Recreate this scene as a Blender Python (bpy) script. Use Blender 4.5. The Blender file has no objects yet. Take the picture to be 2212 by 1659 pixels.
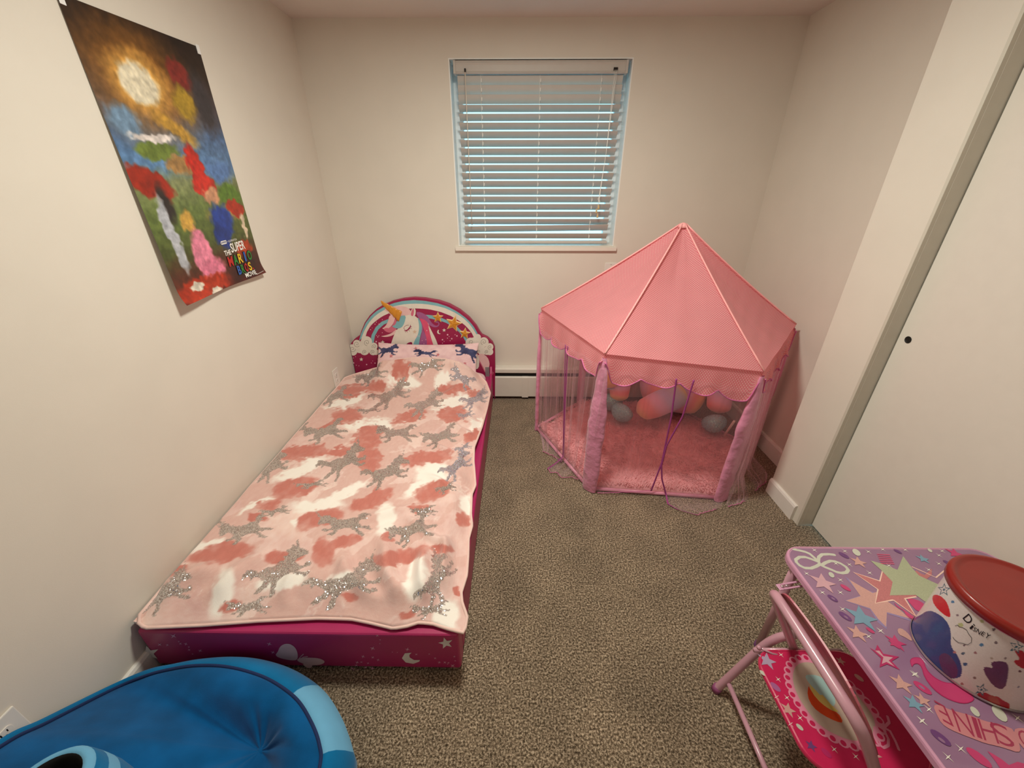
import bpy, bmesh, math, random
import numpy as np
from math import sin, cos, pi, radians, sqrt, atan2
from mathutils import Vector, Matrix

random.seed(7)
SC = bpy.context.scene
COL = SC.collection
# ------------------------------------------------------------------ camera, world, light, exposure
FPX, PITCH, YAW, EYE = 840.0, radians(26.26), radians(0.68), 1.40
CX, CY = 1106.0, 829.5
FW = Vector((-sin(YAW) * cos(PITCH), cos(YAW) * cos(PITCH), -sin(PITCH)))
RT = Vector((cos(YAW), sin(YAW), 0.0))
DN = FW.cross(RT)
EYEP = Vector((0, 0, EYE))
cd = bpy.data.cameras.new('camera')
cd.sensor_fit = 'HORIZONTAL'
cd.sensor_width = 36.0
cd.lens = FPX / 2212.0 * 36.0
cd.clip_start = 0.02
cam = bpy.data.objects.new('camera', cd)
up, bk = -DN, -FW
cam.matrix_world = Matrix(((RT.x, up.x, bk.x, 0), (RT.y, up.y, bk.y, 0), (RT.z, up.z, bk.z, EYE), (0, 0, 0, 1)))
COL.objects.link(cam)
SC.camera = cam

W = bpy.data.worlds.new('sky')
SC.world = W
W.use_nodes = True
W.node_tree.nodes['Background'].inputs[0].default_value = (0.34, 0.80, 1.0, 1)
W.node_tree.nodes['Background'].inputs[1].default_value = 3.2

ld = bpy.data.lights.new('ceiling_lamp', 'AREA')
ld.shape = 'DISK'
ld.size = 0.30
ld.energy = 32.5
ld.color = (1.0, 0.985, 0.85)
lamp = bpy.data.objects.new('ceiling_lamp', ld)
lamp.location = (0.0, 1.25, 2.185)
COL.objects.link(lamp)

SC.view_settings.view_transform = 'Standard'
SC.view_settings.look = 'None'
SC.view_settings.gamma = 1.0
SC.view_settings.use_curve_mapping = False
SC.view_settings.exposure = 0.0
SC.cycles.transparent_max_bounces = 32
SC.cycles.max_bounces = 10
SC.cycles.diffuse_bounces = 6


# ------------------------------------------------------------------ measuring helpers (photo pixel -> point on a known plane)
def ray(x, y):
    return FW + RT * ((x - CX) / FPX) + DN * ((y - CY) / FPX)


def onz(x, y, z=0.0):
    d = ray(x, y)
    return EYEP + d * ((z - EYE) / d.z)


def ony(x, y, Y):
    d = ray(x, y)
    return EYEP + d * (Y / d.y)


def onx(x, y, X):
    d = ray(x, y)
    return EYEP + d * (X / d.x)


def project(P):
    """array of points (n,3) -> photo pixels (n,2)"""
    V = np.asarray(P) - np.array(EYEP)
    z = V @ np.array(FW)
    return np.stack([CX + FPX * (V @ np.array(RT)) / z, CY + FPX * (V @ np.array(DN)) / z], 1)


# ------------------------------------------------------------------ noise in numpy
def vnoise(x, y, seed=0):
    x = np.asarray(x, float)
    y = np.asarray(y, float)
    xi, yi = np.floor(x).astype(np.int64), np.floor(y).astype(np.int64)
    xf, yf = x - xi, y - yi
    xf, yf = xf * xf * (3 - 2 * xf), yf * yf * (3 - 2 * yf)

    def h(a, b):
        n = (a * 374761393 + b * 668265263 + seed * 974711) & 0x7fffffff
        n = ((n ^ (n >> 13)) * 1274126177) & 0x7fffffff
        return ((n ^ (n >> 16)) & 0xffff) / 65535.0
    return (h(xi, yi) * (1 - xf) + h(xi + 1, yi) * xf) * (1 - yf) + (h(xi, yi + 1) * (1 - xf) + h(xi + 1, yi + 1) * xf) * yf


def fbm(x, y, seed=0, o=4):
    s, a, t = 0, 0.5, 0
    for k in range(o):
        s = s + a * vnoise(np.asarray(x) * 2 ** k, np.asarray(y) * 2 ** k, seed + k)
        t += a
        a *= 0.5
    return s / t


def inpoly(X, Y, poly):
    P = np.asarray(poly, float)
    m = np.zeros(X.shape, bool)
    b = (X >= P[:, 0].min()) & (X <= P[:, 0].max()) & (Y >= P[:, 1].min()) & (Y <= P[:, 1].max())
    if not b.any():
        return m
    x, y = X[b], Y[b]
    r = np.zeros(x.shape, bool)
    n = len(P)
    for i in range(n):
        x1, y1 = P[i]
        x2, y2 = P[(i + 1) % n]
        if y1 == y2:
            continue
        c = ((y1 > y) != (y2 > y)) & (x < (x2 - x1) * (y - y1) / (y2 - y1) + x1)
        r ^= c
    m[b] = r
    return m


# ------------------------------------------------------------------ materials
def lin(c):
    if isinstance(c, str):
        c = [int(c[i:i + 2], 16) / 255 for i in (0, 2, 4)]
    return tuple((v / 12.92 if v <= 0.04045 else ((v + 0.055) / 1.055) ** 2.4) for v in c)


MATS = {}


def N(t, kind, **kw):
    n = t.nodes.new(kind)
    for k, v in kw.items():
        setattr(n, k, v)
    return n


def mat(name, col, rough=0.6, metal=0.0, var=0.05, scale=25.0, bump=0.0, bscale=300.0, sheen=0.0, coat=0.0, spec=0.5, subs=0.0,
        trans=0.0, coords='Object', bdist=0.001):
    """principled material whose colour breathes with a noise and whose relief comes from a finer one"""
    if name in MATS:
        return MATS[name]
    m = bpy.data.materials.new(name)
    m.use_nodes = True
    t = m.node_tree
    p = t.nodes['Principled BSDF']
    c = lin(col)
    tc = N(t, 'ShaderNodeTexCoord')
    nz = N(t, 'ShaderNodeTexNoise')
    nz.inputs['Scale'].default_value = scale
    nz.inputs['Detail'].default_value = 3
    t.links.new(tc.outputs[coords], nz.inputs['Vector'])
    r = N(t, 'ShaderNodeValToRGB')
    r.color_ramp.elements[0].position = 0.3
    r.color_ramp.elements[1].position = 0.7
    r.color_ramp.elements[0].color = (*[max(0, v * (1 - var)) for v in c], 1)
    r.color_ramp.elements[1].color = (*[min(1, v * (1 + var)) for v in c], 1)
    t.links.new(nz.outputs['Fac'], r.inputs[0])
    t.links.new(r.outputs[0], p.inputs['Base Color'])
    p.inputs['Roughness'].default_value = rough
    p.inputs['Metallic'].default_value = metal
    p.inputs['Sheen Weight'].default_value = sheen
    p.inputs['Coat Weight'].default_value = coat
    p.inputs['Specular IOR Level'].default_value = spec
    if subs:
        p.inputs['Subsurface Weight'].default_value = subs
    if trans:
        p.inputs['Transmission Weight'].default_value = trans
    if bump:
        b = N(t, 'ShaderNodeBump')
        b.inputs['Strength'].default_value = bump
        b.inputs['Distance'].default_value = bdist
        n2 = N(t, 'ShaderNodeTexNoise')
        n2.inputs['Scale'].default_value = bscale
        n2.inputs['Detail'].default_value = 2
        t.links.new(tc.outputs[coords], n2.inputs['Vector'])
        t.links.new(n2.outputs['Fac'], b.inputs['Height'])
        t.links.new(b.outputs[0], p.inputs['Normal'])
    MATS[name] = m
    return m


def mat_attr(name, rough=0.7, sheen=0.0, bump=0.2, bscale=400.0, coat=0.0, spec=0.4):
    m = mat(name, (0.5, 0.5, 0.5), rough=rough, sheen=sheen, bump=bump, bscale=bscale, coat=coat, spec=spec)
    t = m.node_tree
    p = t.nodes['Principled BSDF']
    a = N(t, 'ShaderNodeAttribute', attribute_name='Col')
    nz = N(t, 'ShaderNodeTexNoise')
    nz.inputs['Scale'].default_value = 60
    nz.inputs['Detail'].default_value = 4
    mx = N(t, 'ShaderNodeMix', data_type='RGBA', blend_type='OVERLAY')
    mx.inputs['Factor'].default_value = 0.22
    t.links.new(a.outputs['Color'], mx.inputs['A'])
    t.links.new(nz.outputs['Color'], mx.inputs['B'])
    hs = N(t, 'ShaderNodeHueSaturation')
    hs.inputs['Saturation'].default_value = 1.0
    mono = N(t, 'ShaderNodeRGBToBW')
    t.links.new(nz.outputs['Color'], mono.inputs[0])
    t.links.new(mono.outputs[0], mx.inputs['B'])
    t.links.new(mx.outputs['Result'], p.inputs['Base Color'])
    return m


def glitterize(m, cell=700.0, amount=0.5, attr=None, tint=(0.9, 0.9, 0.92), thr=0.6):
    """tiny mirror flakes, each turned its own way, where the attribute mask allows"""
    t = m.node_tree
    p = t.nodes['Principled BSDF']
    out = t.nodes['Material Output']
    tc = N(t, 'ShaderNodeTexCoord')
    vo = N(t, 'ShaderNodeTexVoronoi')
    vo.inputs['Scale'].default_value = cell
    t.links.new(tc.outputs['Object'], vo.inputs['Vector'])
    geo = N(t, 'ShaderNodeNewGeometry')
    sub = N(t, 'ShaderNodeVectorMath', operation='SUBTRACT')
    sub.inputs[1].default_value = (0.5, 0.5, 0.5)
    t.links.new(vo.outputs['Color'], sub.inputs[0])
    sca = N(t, 'ShaderNodeVectorMath', operation='SCALE')
    sca.inputs['Scale'].default_value = 1.1
    t.links.new(sub.outputs[0], sca.inputs[0])
    add = N(t, 'ShaderNodeVectorMath', operation='ADD')
    t.links.new(geo.outputs['Normal'], add.inputs[0])
    t.links.new(sca.outputs[0], add.inputs[1])
    nor = N(t, 'ShaderNodeVectorMath', operation='NORMALIZE')
    t.links.new(add.outputs[0], nor.inputs[0])
    g = N(t, 'ShaderNodeBsdfGlossy')
    g.inputs['Color'].default_value = (*tint, 1)
    g.inputs['Roughness'].default_value = 0.12
    t.links.new(nor.outputs[0], g.inputs['Normal'])
    sep = N(t, 'ShaderNodeSeparateColor')
    t.links.new(vo.outputs['Color'], sep.inputs[0])
    gt = N(t, 'ShaderNodeMath', operation='GREATER_THAN')
    gt.inputs[1].default_value = thr
    t.links.new(sep.outputs[1], gt.inputs[0])
    mu = N(t, 'ShaderNodeMath', operation='MULTIPLY')
    mu.inputs[1].default_value = amount
    t.links.new(gt.outputs[0], mu.inputs[0])
    last = mu
    if attr:
        a = N(t, 'ShaderNodeAttribute', attribute_name=attr)
        m2 = N(t, 'ShaderNodeMath', operation='MULTIPLY')
        t.links.new(mu.outputs[0], m2.inputs[0])
        t.links.new(a.outputs['Fac'], m2.inputs[1])
        last = m2
    mix = N(t, 'ShaderNodeMixShader')
    t.links.new(last.outputs[0], mix.inputs[0])
    t.links.new(p.outputs[0], mix.inputs[1])
    t.links.new(g.outputs[0], mix.inputs[2])
    t.links.new(mix.outputs[0], out.inputs['Surface'])


# ------------------------------------------------------------------ mesh builder
class MB:
    def __init__(s):
        s.v, s.f, s.m, s.uv = [], [], [], None

    def add(s, vs, fs, mi=0):
        o = len(s.v)
        s.v += [tuple(p) for p in vs]
        for f in fs:
            s.f.append(tuple(i + o for i in f))
            s.m.append(mi)
        return o

    def box(s, x0, y0, z0, x1, y1, z1, mi=0):
        s.add([(x0, y0, z0), (x1, y0, z0), (x1, y1, z0), (x0, y1, z0), (x0, y0, z1), (x1, y0, z1), (x1, y1, z1), (x0, y1, z1)],
              [(3, 2, 1, 0), (4, 5, 6, 7), (0, 1, 5, 4), (1, 2, 6, 5), (2, 3, 7, 6), (3, 0, 4, 7)], mi)
        return s

    def tube(s, path, r, n=10, closed=False, mi=0, cap=True):
        path = [Vector(p) for p in path]
        rs = r if isinstance(r, (list, tuple)) else [r] * len(path)
        L = len(path)
        rings = []
        prev = None
        for i, p in enumerate(path):
            if closed:
                d = path[(i + 1) % L] - path[i - 1]
            else:
                d = path[min(i + 1, L - 1)] - path[max(i - 1, 0)]
            d.normalize()
            if prev is None:
                a = Vector((0, 0, 1)) if abs(d.z) < 0.9 else Vector((1, 0, 0))
                u = d.cross(a).normalized()
            else:
                u = (prev - d * prev.dot(d)).normalized()
            prev = u
            w = d.cross(u)
            rings.append([p + (u * cos(2 * pi * k / n) + w * sin(2 * pi * k / n)) * rs[i] for k in range(n)])
        vs = [q for R in rings for q in R]
        fs = []
        for i in range(L if closed else L - 1):
            j = (i + 1) % L
            for k in range(n):
                fs.append((i * n + k, i * n + (k + 1) % n, j * n + (k + 1) % n, j * n + k))
        if cap and not closed:
            fs.append(tuple(reversed(range(n))))
            fs.append(tuple((L - 1) * n + k for k in range(n)))
        s.add(vs, fs, mi)
        return s

    def lathe(s, prof, c, n=32, mi=0, capb=True, capt=True):
        vs, fs = [], []
        for r, z in prof:
            for k in range(n):
                a = 2 * pi * k / n
                vs.append((c[0] + r * cos(a), c[1] + r * sin(a), c[2] + z))
        for i in range(len(prof) - 1):
            for k in range(n):
                fs.append((i * n + k, i * n + (k + 1) % n, (i + 1) * n + (k + 1) % n, (i + 1) * n + k))
        if capb:
            fs.append(tuple(reversed(range(n))))
        if capt:
            fs.append(tuple((len(prof) - 1) * n + k for k in range(n)))
        s.add(vs, fs, mi)
        return s

    def grid(s, P, mi=0, wrap_u=False, flip=False):
        """P: array (nv, nu, 3)"""
        P = np.asarray(P)
        nv, nu = P.shape[:2]
        fs = []
        for j in range(nv - 1):
            for i in range(nu if wrap_u else nu - 1):
                a, b = j * nu + i, j * nu + (i + 1) % nu
                q = (a, b, b + nu, a + nu)
                fs.append(q[::-1] if flip else q)
        s.add(P.reshape(-1, 3).tolist(), fs, mi)
        return s

    def prism(s, pts, off, mi=0, mis=None):
        """closed outline pts (3-D, front) extruded by vector off"""
        n = len(pts)
        off = Vector(off)
        vs = [Vector(p) for p in pts] + [Vector(p) + off for p in pts]
        fs = [tuple(range(n)), tuple(reversed(range(n, 2 * n)))] + [((i + 1) % n, i, i + n, (i + 1) % n + n) for i in range(n)]
        s.add(vs, fs, mi)
        if mis is not None:
            for k in range(n):
                s.m[-1 - k] = mis
        return s

    def poly(s, pts, mi=0):
        s.add(pts, [tuple(range(len(pts)))], mi)
        return s

    def build(s, name, mats, parent=None, smooth=False, bevel=0.0, segs=2, cols=None, mask=None, uvs=None, sub=0, solid=0.0):
        if not isinstance(mats, (list, tuple)):
            mats = [mats]
        o0 = Vector((0, 0, 0))
        q = parent
        while q is not None:
            o0 += q.location
            q = q.parent
        me = bpy.data.meshes.new(name)
        V = np.array(s.v, float).reshape(-1, 3) - np.array(o0)
        me.from_pydata(V.tolist(), [], s.f)
        for m in mats:
            me.materials.append(m)
        if len(mats) > 1:
            me.polygons.foreach_set('material_index', s.m)
        if cols is not None:
            a = me.color_attributes.new('Col', 'FLOAT_COLOR', 'POINT')
            a.data.foreach_set('color', np.concatenate([cols, np.ones((len(cols), 1))], 1).astype(np.float32).ravel())
        if mask is not None:
            a = me.attributes.new('Mask', 'FLOAT', 'POINT')
            a.data.foreach_set('value', np.asarray(mask, np.float32))
        if uvs is not None:
            ul = me.uv_layers.new(name='UVMap')
            li = np.empty(len(me.loops), np.int32)
            me.loops.foreach_get('vertex_index', li)
            ul.data.foreach_set('uv', np.asarray(uvs, np.float32)[li].ravel())
        if smooth:
            me.polygons.foreach_set('use_smooth', [True] * len(me.polygons))
        me.update()
        o = bpy.data.objects.new(name, me)
        COL.objects.link(o)
        if parent is not None:
            o.parent = parent
        if bevel:
            b = o.modifiers.new('bevel', 'BEVEL')
            b.width = bevel
            b.segments = segs
            b.limit_method = 'ANGLE'
            b.angle_limit = radians(40)
        if solid:
            d = o.modifiers.new('solid', 'SOLIDIFY')
            d.thickness = solid
            d.offset = 0
        if sub:
            d = o.modifiers.new('sub', 'SUBSURF')
            d.levels = d.render_levels = sub
        return o


def thing(name, label, cat, loc=(0, 0, 0), group=None):
    o = bpy.data.objects.new(name, None)
    o.empty_display_size = 0.05
    COL.objects.link(o)
    o.location = loc
    o['label'] = label
    o['category'] = cat
    if group:
        o['group'] = group
    return o


def tag(o, label, cat, group=None):
    o['label'] = label
    o['category'] = cat
    if group:
        o['group'] = group
    return o


def struct(o, label):
    o['kind'] = 'structure'
    o['label'] = label
    return o


# flat print: thin polygons a fraction of a millimetre proud of the surface that carries them
class Print:
    def __init__(s, mapper, lift=0.0004):
        s.mb, s.map, s.lift, s.mats, s.k = MB(), mapper, lift, [], 1
        s.j = 0

    def mi(s, m):
        if m not in s.mats:
            s.mats.append(m)
        return s.mats.index(m)

    def poly(s, pts, m, layer=None):
        s.mb.poly([s.map(x, y, s.h(layer)) for x, y in pts], s.mi(m))
        return s

    def h(s, layer=None):
        # neighbours on one layer never share a plane
        s.j = (s.j + 1) % 9
        return s.lift * ((s.k if layer is None else layer) + .09 * s.j)

    def nxt(s):
        s.k += 1

    def circle(s, x, y, r, m, ry=None, n=14, rot=0, layer=None):
        ry = r if ry is None else ry
        c, q = cos(rot), sin(rot)
        s.poly([(x + r * cos(a) * c - ry * sin(a) * q, y + r * cos(a) * q + ry * sin(a) * c) for a in [2 * pi * i / n for i in range(n)]], m, layer)

    def star(s, x, y, r, m, inner=0.42, n=5, rot=-pi / 2, asp=1.0, layer=None):
        p = []
        for i in range(2 * n):
            a = rot + pi * i / n
            q = r if i % 2 == 0 else r * inner
            p.append((x + q * cos(a), y + q * sin(a) * asp))
        s.poly(p, m, layer)

    def strip(s, pts, w, m, closed=False, layer=None):
        P = [Vector((*p, 0)) for p in pts]
        L = len(P)
        A, B = [], []
        for i in range(L):
            d = (P[(i + 1) % L] - P[i - 1]) if closed else (P[min(i + 1, L - 1)] - P[max(i - 1, 0)])
            d.normalize()
            nrm = Vector((-d.y, d.x, 0)) * (w / 2)
            A.append(P[i] + nrm)
            B.append(P[i] - nrm)
        l = s.k if layer is None else layer
        for i in range(L if closed else L - 1):
            j = (i + 1) % L
            hh = s.h(l)
            s.mb.poly([s.map(q.x, q.y, hh) for q in (A[i], B[i], B[j], A[j])], s.mi(m))

    def spiral(s, x, y, r, turns, w, m, start=0.0, flip=1):
        s.strip([(x + r * (1 - t) * cos(start + flip * turns * 2 * pi * t), y + r * (1 - t) * sin(start + flip * turns * 2 * pi * t))
                 for t in [i / 20 * 0.92 for i in range(21)]], w, m)

    def tris(s, vs, fs, m, f, layer=None):
        """text mesh: f maps local xy to this print's plane coordinates"""
        l = s.k if layer is None else layer
        hh = s.h(l)
        s.mb.add([s.map(*f(x, y), hh) for x, y in vs], fs, s.mi(m))

    def build(s, name, parent):
        return s.mb.build(name, s.mats, parent)


def text_mesh(txt, shear=0.0, bold=0.0):
    """letters from Blender's own font as flat faces, scaled to x 0..1, y 0..1"""
    cu = bpy.data.curves.new('lettering', 'FONT')
    cu.body = txt
    cu.shear = shear
    cu.offset = bold
    cu.resolution_u = 3
    o = bpy.data.objects.new('lettering', cu)
    COL.objects.link(o)
    dg = bpy.context.evaluated_depsgraph_get()
    me = bpy.data.meshes.new_from_object(o.evaluated_get(dg))
    vs = np.array([v.co[:2] for v in me.vertices])
    fs = [tuple(p.vertices) for p in me.polygons]
    bpy.data.objects.remove(o)
    bpy.data.curves.remove(cu)
    bpy.data.meshes.remove(me)
    lo, hi = vs.min(0), vs.max(0)
    return ((vs - lo) / (hi - lo)).tolist(), fs


def smooth_closed(pts, it=2):
    for _ in range(it):
        q = []
        for i in range(len(pts)):
            a, b = pts[i], pts[(i + 1) % len(pts)]
            q += [(a[0] * .75 + b[0] * .25, a[1] * .75 + b[1] * .25), (a[0] * .25 + b[0] * .75, a[1] * .25 + b[1] * .75)]
        pts = q
    return pts


def smooth_open(pts, it=2):
    for _ in range(it):
        q = [pts[0]]
        for a, b in zip(pts[:-1], pts[1:]):
            a, b = Vector(a), Vector(b)
            q += [a * .75 + b * .25, a * .25 + b * .75]
        pts = q + [pts[-1]]
    return pts


def resample(pts, n):
    P = np.array([tuple(p) for p in pts], float)
    d = np.r_[0, np.cumsum(np.linalg.norm(np.diff(P, axis=0), axis=1))]
    t = np.linspace(0, d[-1], n)
    return np.stack([np.interp(t, d, P[:, k]) for k in range(P.shape[1])], 1)


def rrect(x0, y0, x1, y1, r, n=6):
    p = []
    for cx, cy, a in ((x1 - r, y1 - r, 0), (x0 + r, y1 - r, pi / 2), (x0 + r, y0 + r, pi), (x1 - r, y0 + r, 3 * pi / 2)):
        p += [(cx + r * cos(a + pi / 2 * i / n), cy + r * sin(a + pi / 2 * i / n)) for i in range(n + 1)]
    return p


# ------------------------------------------------------------------ room
XL, XR, XJ, XD = -1.18, 1.50, 1.32, 1.38
YB, YF, ZC = 2.641, -0.62, 2.212
WX0, WX1, WZ0, WZ1 = -0.375, 0.62, 1.085, 2.046
YJ, YT = 1.592, 1.354

paint = mat('wall_paint', (0.865, 0.838, 0.795), rough=0.75, var=0.015, scale=6, bump=0.12, bscale=420, spec=0.25)
paint_c = mat('ceiling_paint', (0.85, 0.815, 0.79), rough=0.85, var=0.02, scale=5, bump=0.2, bscale=200, spec=0.2)
trimw = mat('white_trim_paint', (0.90, 0.885, 0.86), rough=0.4, var=0.02)
jambg = mat('jamb_paint', (0.80, 0.78, 0.73), rough=0.5, var=0.02)

carpet = mat('carpet', (0.4, 0.36, 0.3), rough=0.95, spec=0.1, sheen=0.15)
t = carpet.node_tree
p = t.nodes['Principled BSDF']
tc = N(t, 'ShaderNodeTexCoord')
n1 = N(t, 'ShaderNodeTexNoise')
n1.inputs['Scale'].default_value = 165
n1.inputs['Detail'].default_value = 2.5
n1.inputs['Roughness'].default_value = 0.75
rp = N(t, 'ShaderNodeValToRGB')
e = rp.color_ramp.elements
e[0].position, e[1].position = 0.36, 0.66
e[0].color = (*lin((0.22, 0.175, 0.125)), 1)
e[1].color = (*lin((0.78, 0.705, 0.61)), 1)
k = rp.color_ramp.elements.new(0.5)
k.color = (*lin((0.485, 0.42, 0.345)), 1)
n2 = N(t, 'ShaderNodeTexNoise')
n2.inputs['Scale'].default_value = 5.5
n2.inputs['Detail'].default_value = 2
n2.inputs['Distortion'].default_value = 0.6
mp = N(t, 'ShaderNodeMapRange')
mp.inputs['From Min'].default_value = 0.3
mp.inputs['From Max'].default_value = 0.7
mp.inputs['To Min'].default_value = 0.82
mp.inputs['To Max'].default_value = 1.14
mul = N(t, 'ShaderNodeMix', data_type='RGBA', blend_type='MULTIPLY')
mul.inputs['Factor'].default_value = 1.0
bp = N(t, 'ShaderNodeBump')
bp.inputs['Strength'].default_value = 0.9
bp.inputs['Distance'].default_value = 0.006
for a in (n1, n2):
    t.links.new(tc.outputs['Object'], a.inputs['Vector'])
t.links.new(n1.outputs['Fac'], rp.inputs[0])
t.links.new(n2.outputs['Fac'], mp.inputs['Value'])
t.links.new(rp.outputs[0], mul.inputs['A'])
t.links.new(mp.outputs[0], mul.inputs['B'])
t.links.new(mul.outputs['Result'], p.inputs['Base Color'])
t.links.new(n1.outputs['Fac'], bp.inputs['Height'])
t.links.new(bp.outputs[0], p.inputs['Normal'])

o = MB().box(XL - .1, YF - .1, -0.06, XR + .1, YB + .2, 0).build('floor', carpet)
struct(o, 'mottled taupe cut-pile carpet over the whole room')
o = MB().box(XL - .1, YF - .1, ZC, XR + .1, YB + .2, ZC + .08).build('ceiling', paint_c)
struct(o, 'plain painted ceiling')
o = MB().box(XL - .1, YF, 0, XL, YB, ZC).build('wall_left', paint)
struct(o, 'cream wall on the left carrying the poster')
o = MB().box(XL - .1, YF - .1, 0, XR + .1, YF, ZC).build('wall_front', paint)
struct(o, 'cream wall behind the viewer')
m = MB()
m.box(XL - .1, YB, 0, WX0, YB + .16, ZC).box(WX1, YB, 0, XR + .1, YB + .16, ZC)
m.box(WX0, YB, 0, WX1, YB + .16, WZ0).box(WX0, YB, WZ1, WX1, YB + .16, ZC)
o = m.build('wall_back', paint)
struct(o, 'cream end wall with the window opening')
m = MB()
m.box(XR, YJ, 0, XR + .1, YB, ZC)                       # recessed stretch
m.box(XJ, YT + .012, 0, XR + .1, YJ, ZC)                # pier that stands forward beside the closet
m.box(XJ, YF, 0, XR + .1, -0.34, ZC)
m.box(XJ, -0.34, 2.06, XR + .1, YT + .012, ZC)
o = m.build('wall_right', paint)
struct(o, 'cream right wall with a forward pier beside the closet')
# closet jamb and sliding door
m = MB()
m.box(XJ + .012, YT, 0, XR + .05, YT + .0119, 2.06)
m.box(XJ - .0015, YT + .0005, 0, XJ + .0125, YT + .012, 2.06)
o = m.build('trim_1', jambg, bevel=0.0012)
struct(o, 'grey-white closet jamb on the pier edge')
o = MB().box(XJ + .012, -0.339, 2.045, XR, YT - .001, 2.059).build('trim_2', jambg)
struct(o, 'closet head jamb')
m = MB()
m.box(XD, -0.335, 0.012, XD + .032, YT - .0035, 2.04)
door = m.build('door_1', mat('closet_door_paint', (0.87, 0.845, 0.81), rough=0.5, var=0.012, spec=0.3), bevel=0.0015)
struct(door, 'smooth cream sliding closet door with a black round finger pull')
blk = mat('black_plastic', (0.03, 0.03, 0.032), rough=0.45)
hc = onx(1962, 734, XD)
m = MB()
prof = [(0.0005, .0045), (0.0085, .0045), (0.0105, .001), (0.0115, -.0004), (0.0122, .0), (.0122, .002)]
vs, fs = [], []
n = 28
for r, d in prof:
    for k in range(n):
        a = 2 * pi * k / n
        vs.append((XD - .0016 + d * .35, hc.y + r * cos(a), hc.z + r * sin(a)))
for i in range(len(prof) - 1):
    for k in range(n):
        fs.append((i * n + k, i * n + (k + 1) % n, (i + 1) * n + (k + 1) % n, (i + 1) * n + k))
fs.append(tuple(range(n)))
m.add(vs, fs)
m.build('finger_pull', blk, door, smooth=True)


def baseboard(name, pts, h, th, label):
    """pts: polyline on the wall face; thickness to the right-hand side of travel"""
    m = MB()
    for a, b in zip(pts[:-1], pts[1:]):
        a, b = Vector((*a, 0)), Vector((*b, 0))
        d = (b - a).normalized()
        nn = Vector((d.y, -d.x, 0))
        prof = [(0, 0), (th, 0), (th, h - .012), (th - .004, h - .003), (th * .45, h), (0, h)]
        A = [a + nn * u + Vector((0, 0, w)) for u, w in prof]
        B = [b + nn * u + Vector((0, 0, w)) for u, w in prof]
        n = len(prof)
        m.add(A + B, [tuple(reversed(range(n))), tuple(range(n, 2 * n))] + [(i, (i + 1) % n, (i + 1) % n + n, i + n) for i in range(n)])
    o = m.build(name, trimw)
    struct(o, label)
    return o


baseboard('baseboard_left', [(XL, YF), (XL, YB - .09)], .088, .013, 'white baseboard along the left wall')
baseboard('baseboard_right', [(XR, YB - .09), (XR, YJ)], .10, .014, 'white baseboard in the recess behind the tent')
o = baseboard('baseboard_pier', [(XJ, YJ), (XJ, YT + .038)], .085, .014, 'short white baseboard on the pier beside the closet')
o.name = 'trim_3'
# window: reveal lining, sill, vinyl frame, glass
reveal = mat('window_reveal_paint', (0.93, 0.93, 0.92), rough=0.5, var=0.01)
m = MB()
m.box(WX0, YB + .001, WZ0, WX0 + .006, YB + .158, WZ1).box(WX1 - .006, YB + .001, WZ0, WX1, YB + .158, WZ1)
m.box(WX0 + .006, YB + .001, WZ1 - .006, WX1 - .006, YB + .158, WZ1)
win = m.build('window_1', reveal)
struct(win, 'small basement-style window with painted reveal')
vinyl = mat('window_vinyl', (0.88, 0.89, 0.90), rough=0.35)
m = MB()
fy0, fy1 = YB + .105, YB + .15
m.box(WX0 + .006, fy0, WZ0, WX0 + .055, fy1, WZ1 - .006).box(WX1 - .055, fy0, WZ0, WX1 - .006, fy1, WZ1 - .006)
m.box(WX0 + .055, fy0, WZ0, WX1 - .055, fy1, WZ0 + .018).box(WX0 + .055, fy0, WZ1 - .075, WX1 - .055, fy1, WZ1 - .006)
m.build('window_frame', vinyl, win, bevel=.002)
gl = bpy.data.materials.new('window_glass')
gl.use_nodes = True
t = gl.node_tree
t.nodes.remove(t.nodes['Principled BSDF'])
tr = N(t, 'ShaderNodeBsdfTransparent')
tr.inputs[0].default_value = (0.93, 0.97, 0.98, 1)
gs = N(t, 'ShaderNodeBsdfGlossy')
gs.inputs['Roughness'].default_value = 0.02
fr = N(t, 'ShaderNodeFresnel')
nzz = N(t, 'ShaderNodeTexNoise')
nzz.inputs['Scale'].default_value = 2
mx = N(t, 'ShaderNodeMixShader')
t.links.new(fr.outputs[0], mx.inputs[0])
t.links.new(tr.outputs[0], mx.inputs[1])
t.links.new(gs.outputs[0], mx.inputs[2])
t.links.new(mx.outputs[0], t.nodes['Material Output'].inputs[0])
for x0, x1 in ((WX0 + .055, WX1 - .055),):
    MB().box(x0, fy0 + .02, WZ0 + .018, x1, fy0 + .026, WZ1 - .075).build('pane', gl, win)
m = MB()
m.box(WX0 - .02, YB - .022, WZ0 - .024, WX1 + .018, YB - .0002, WZ0)
m.box(WX0 + .0003, YB - .001, WZ0 - .0, WX1 - .0003, YB + .105, WZ0 + .006)
m.build('window_sill', mat('sill_paint', (0.90, 0.87, 0.83), rough=0.45, var=0.01), win, bevel=.002)

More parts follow.
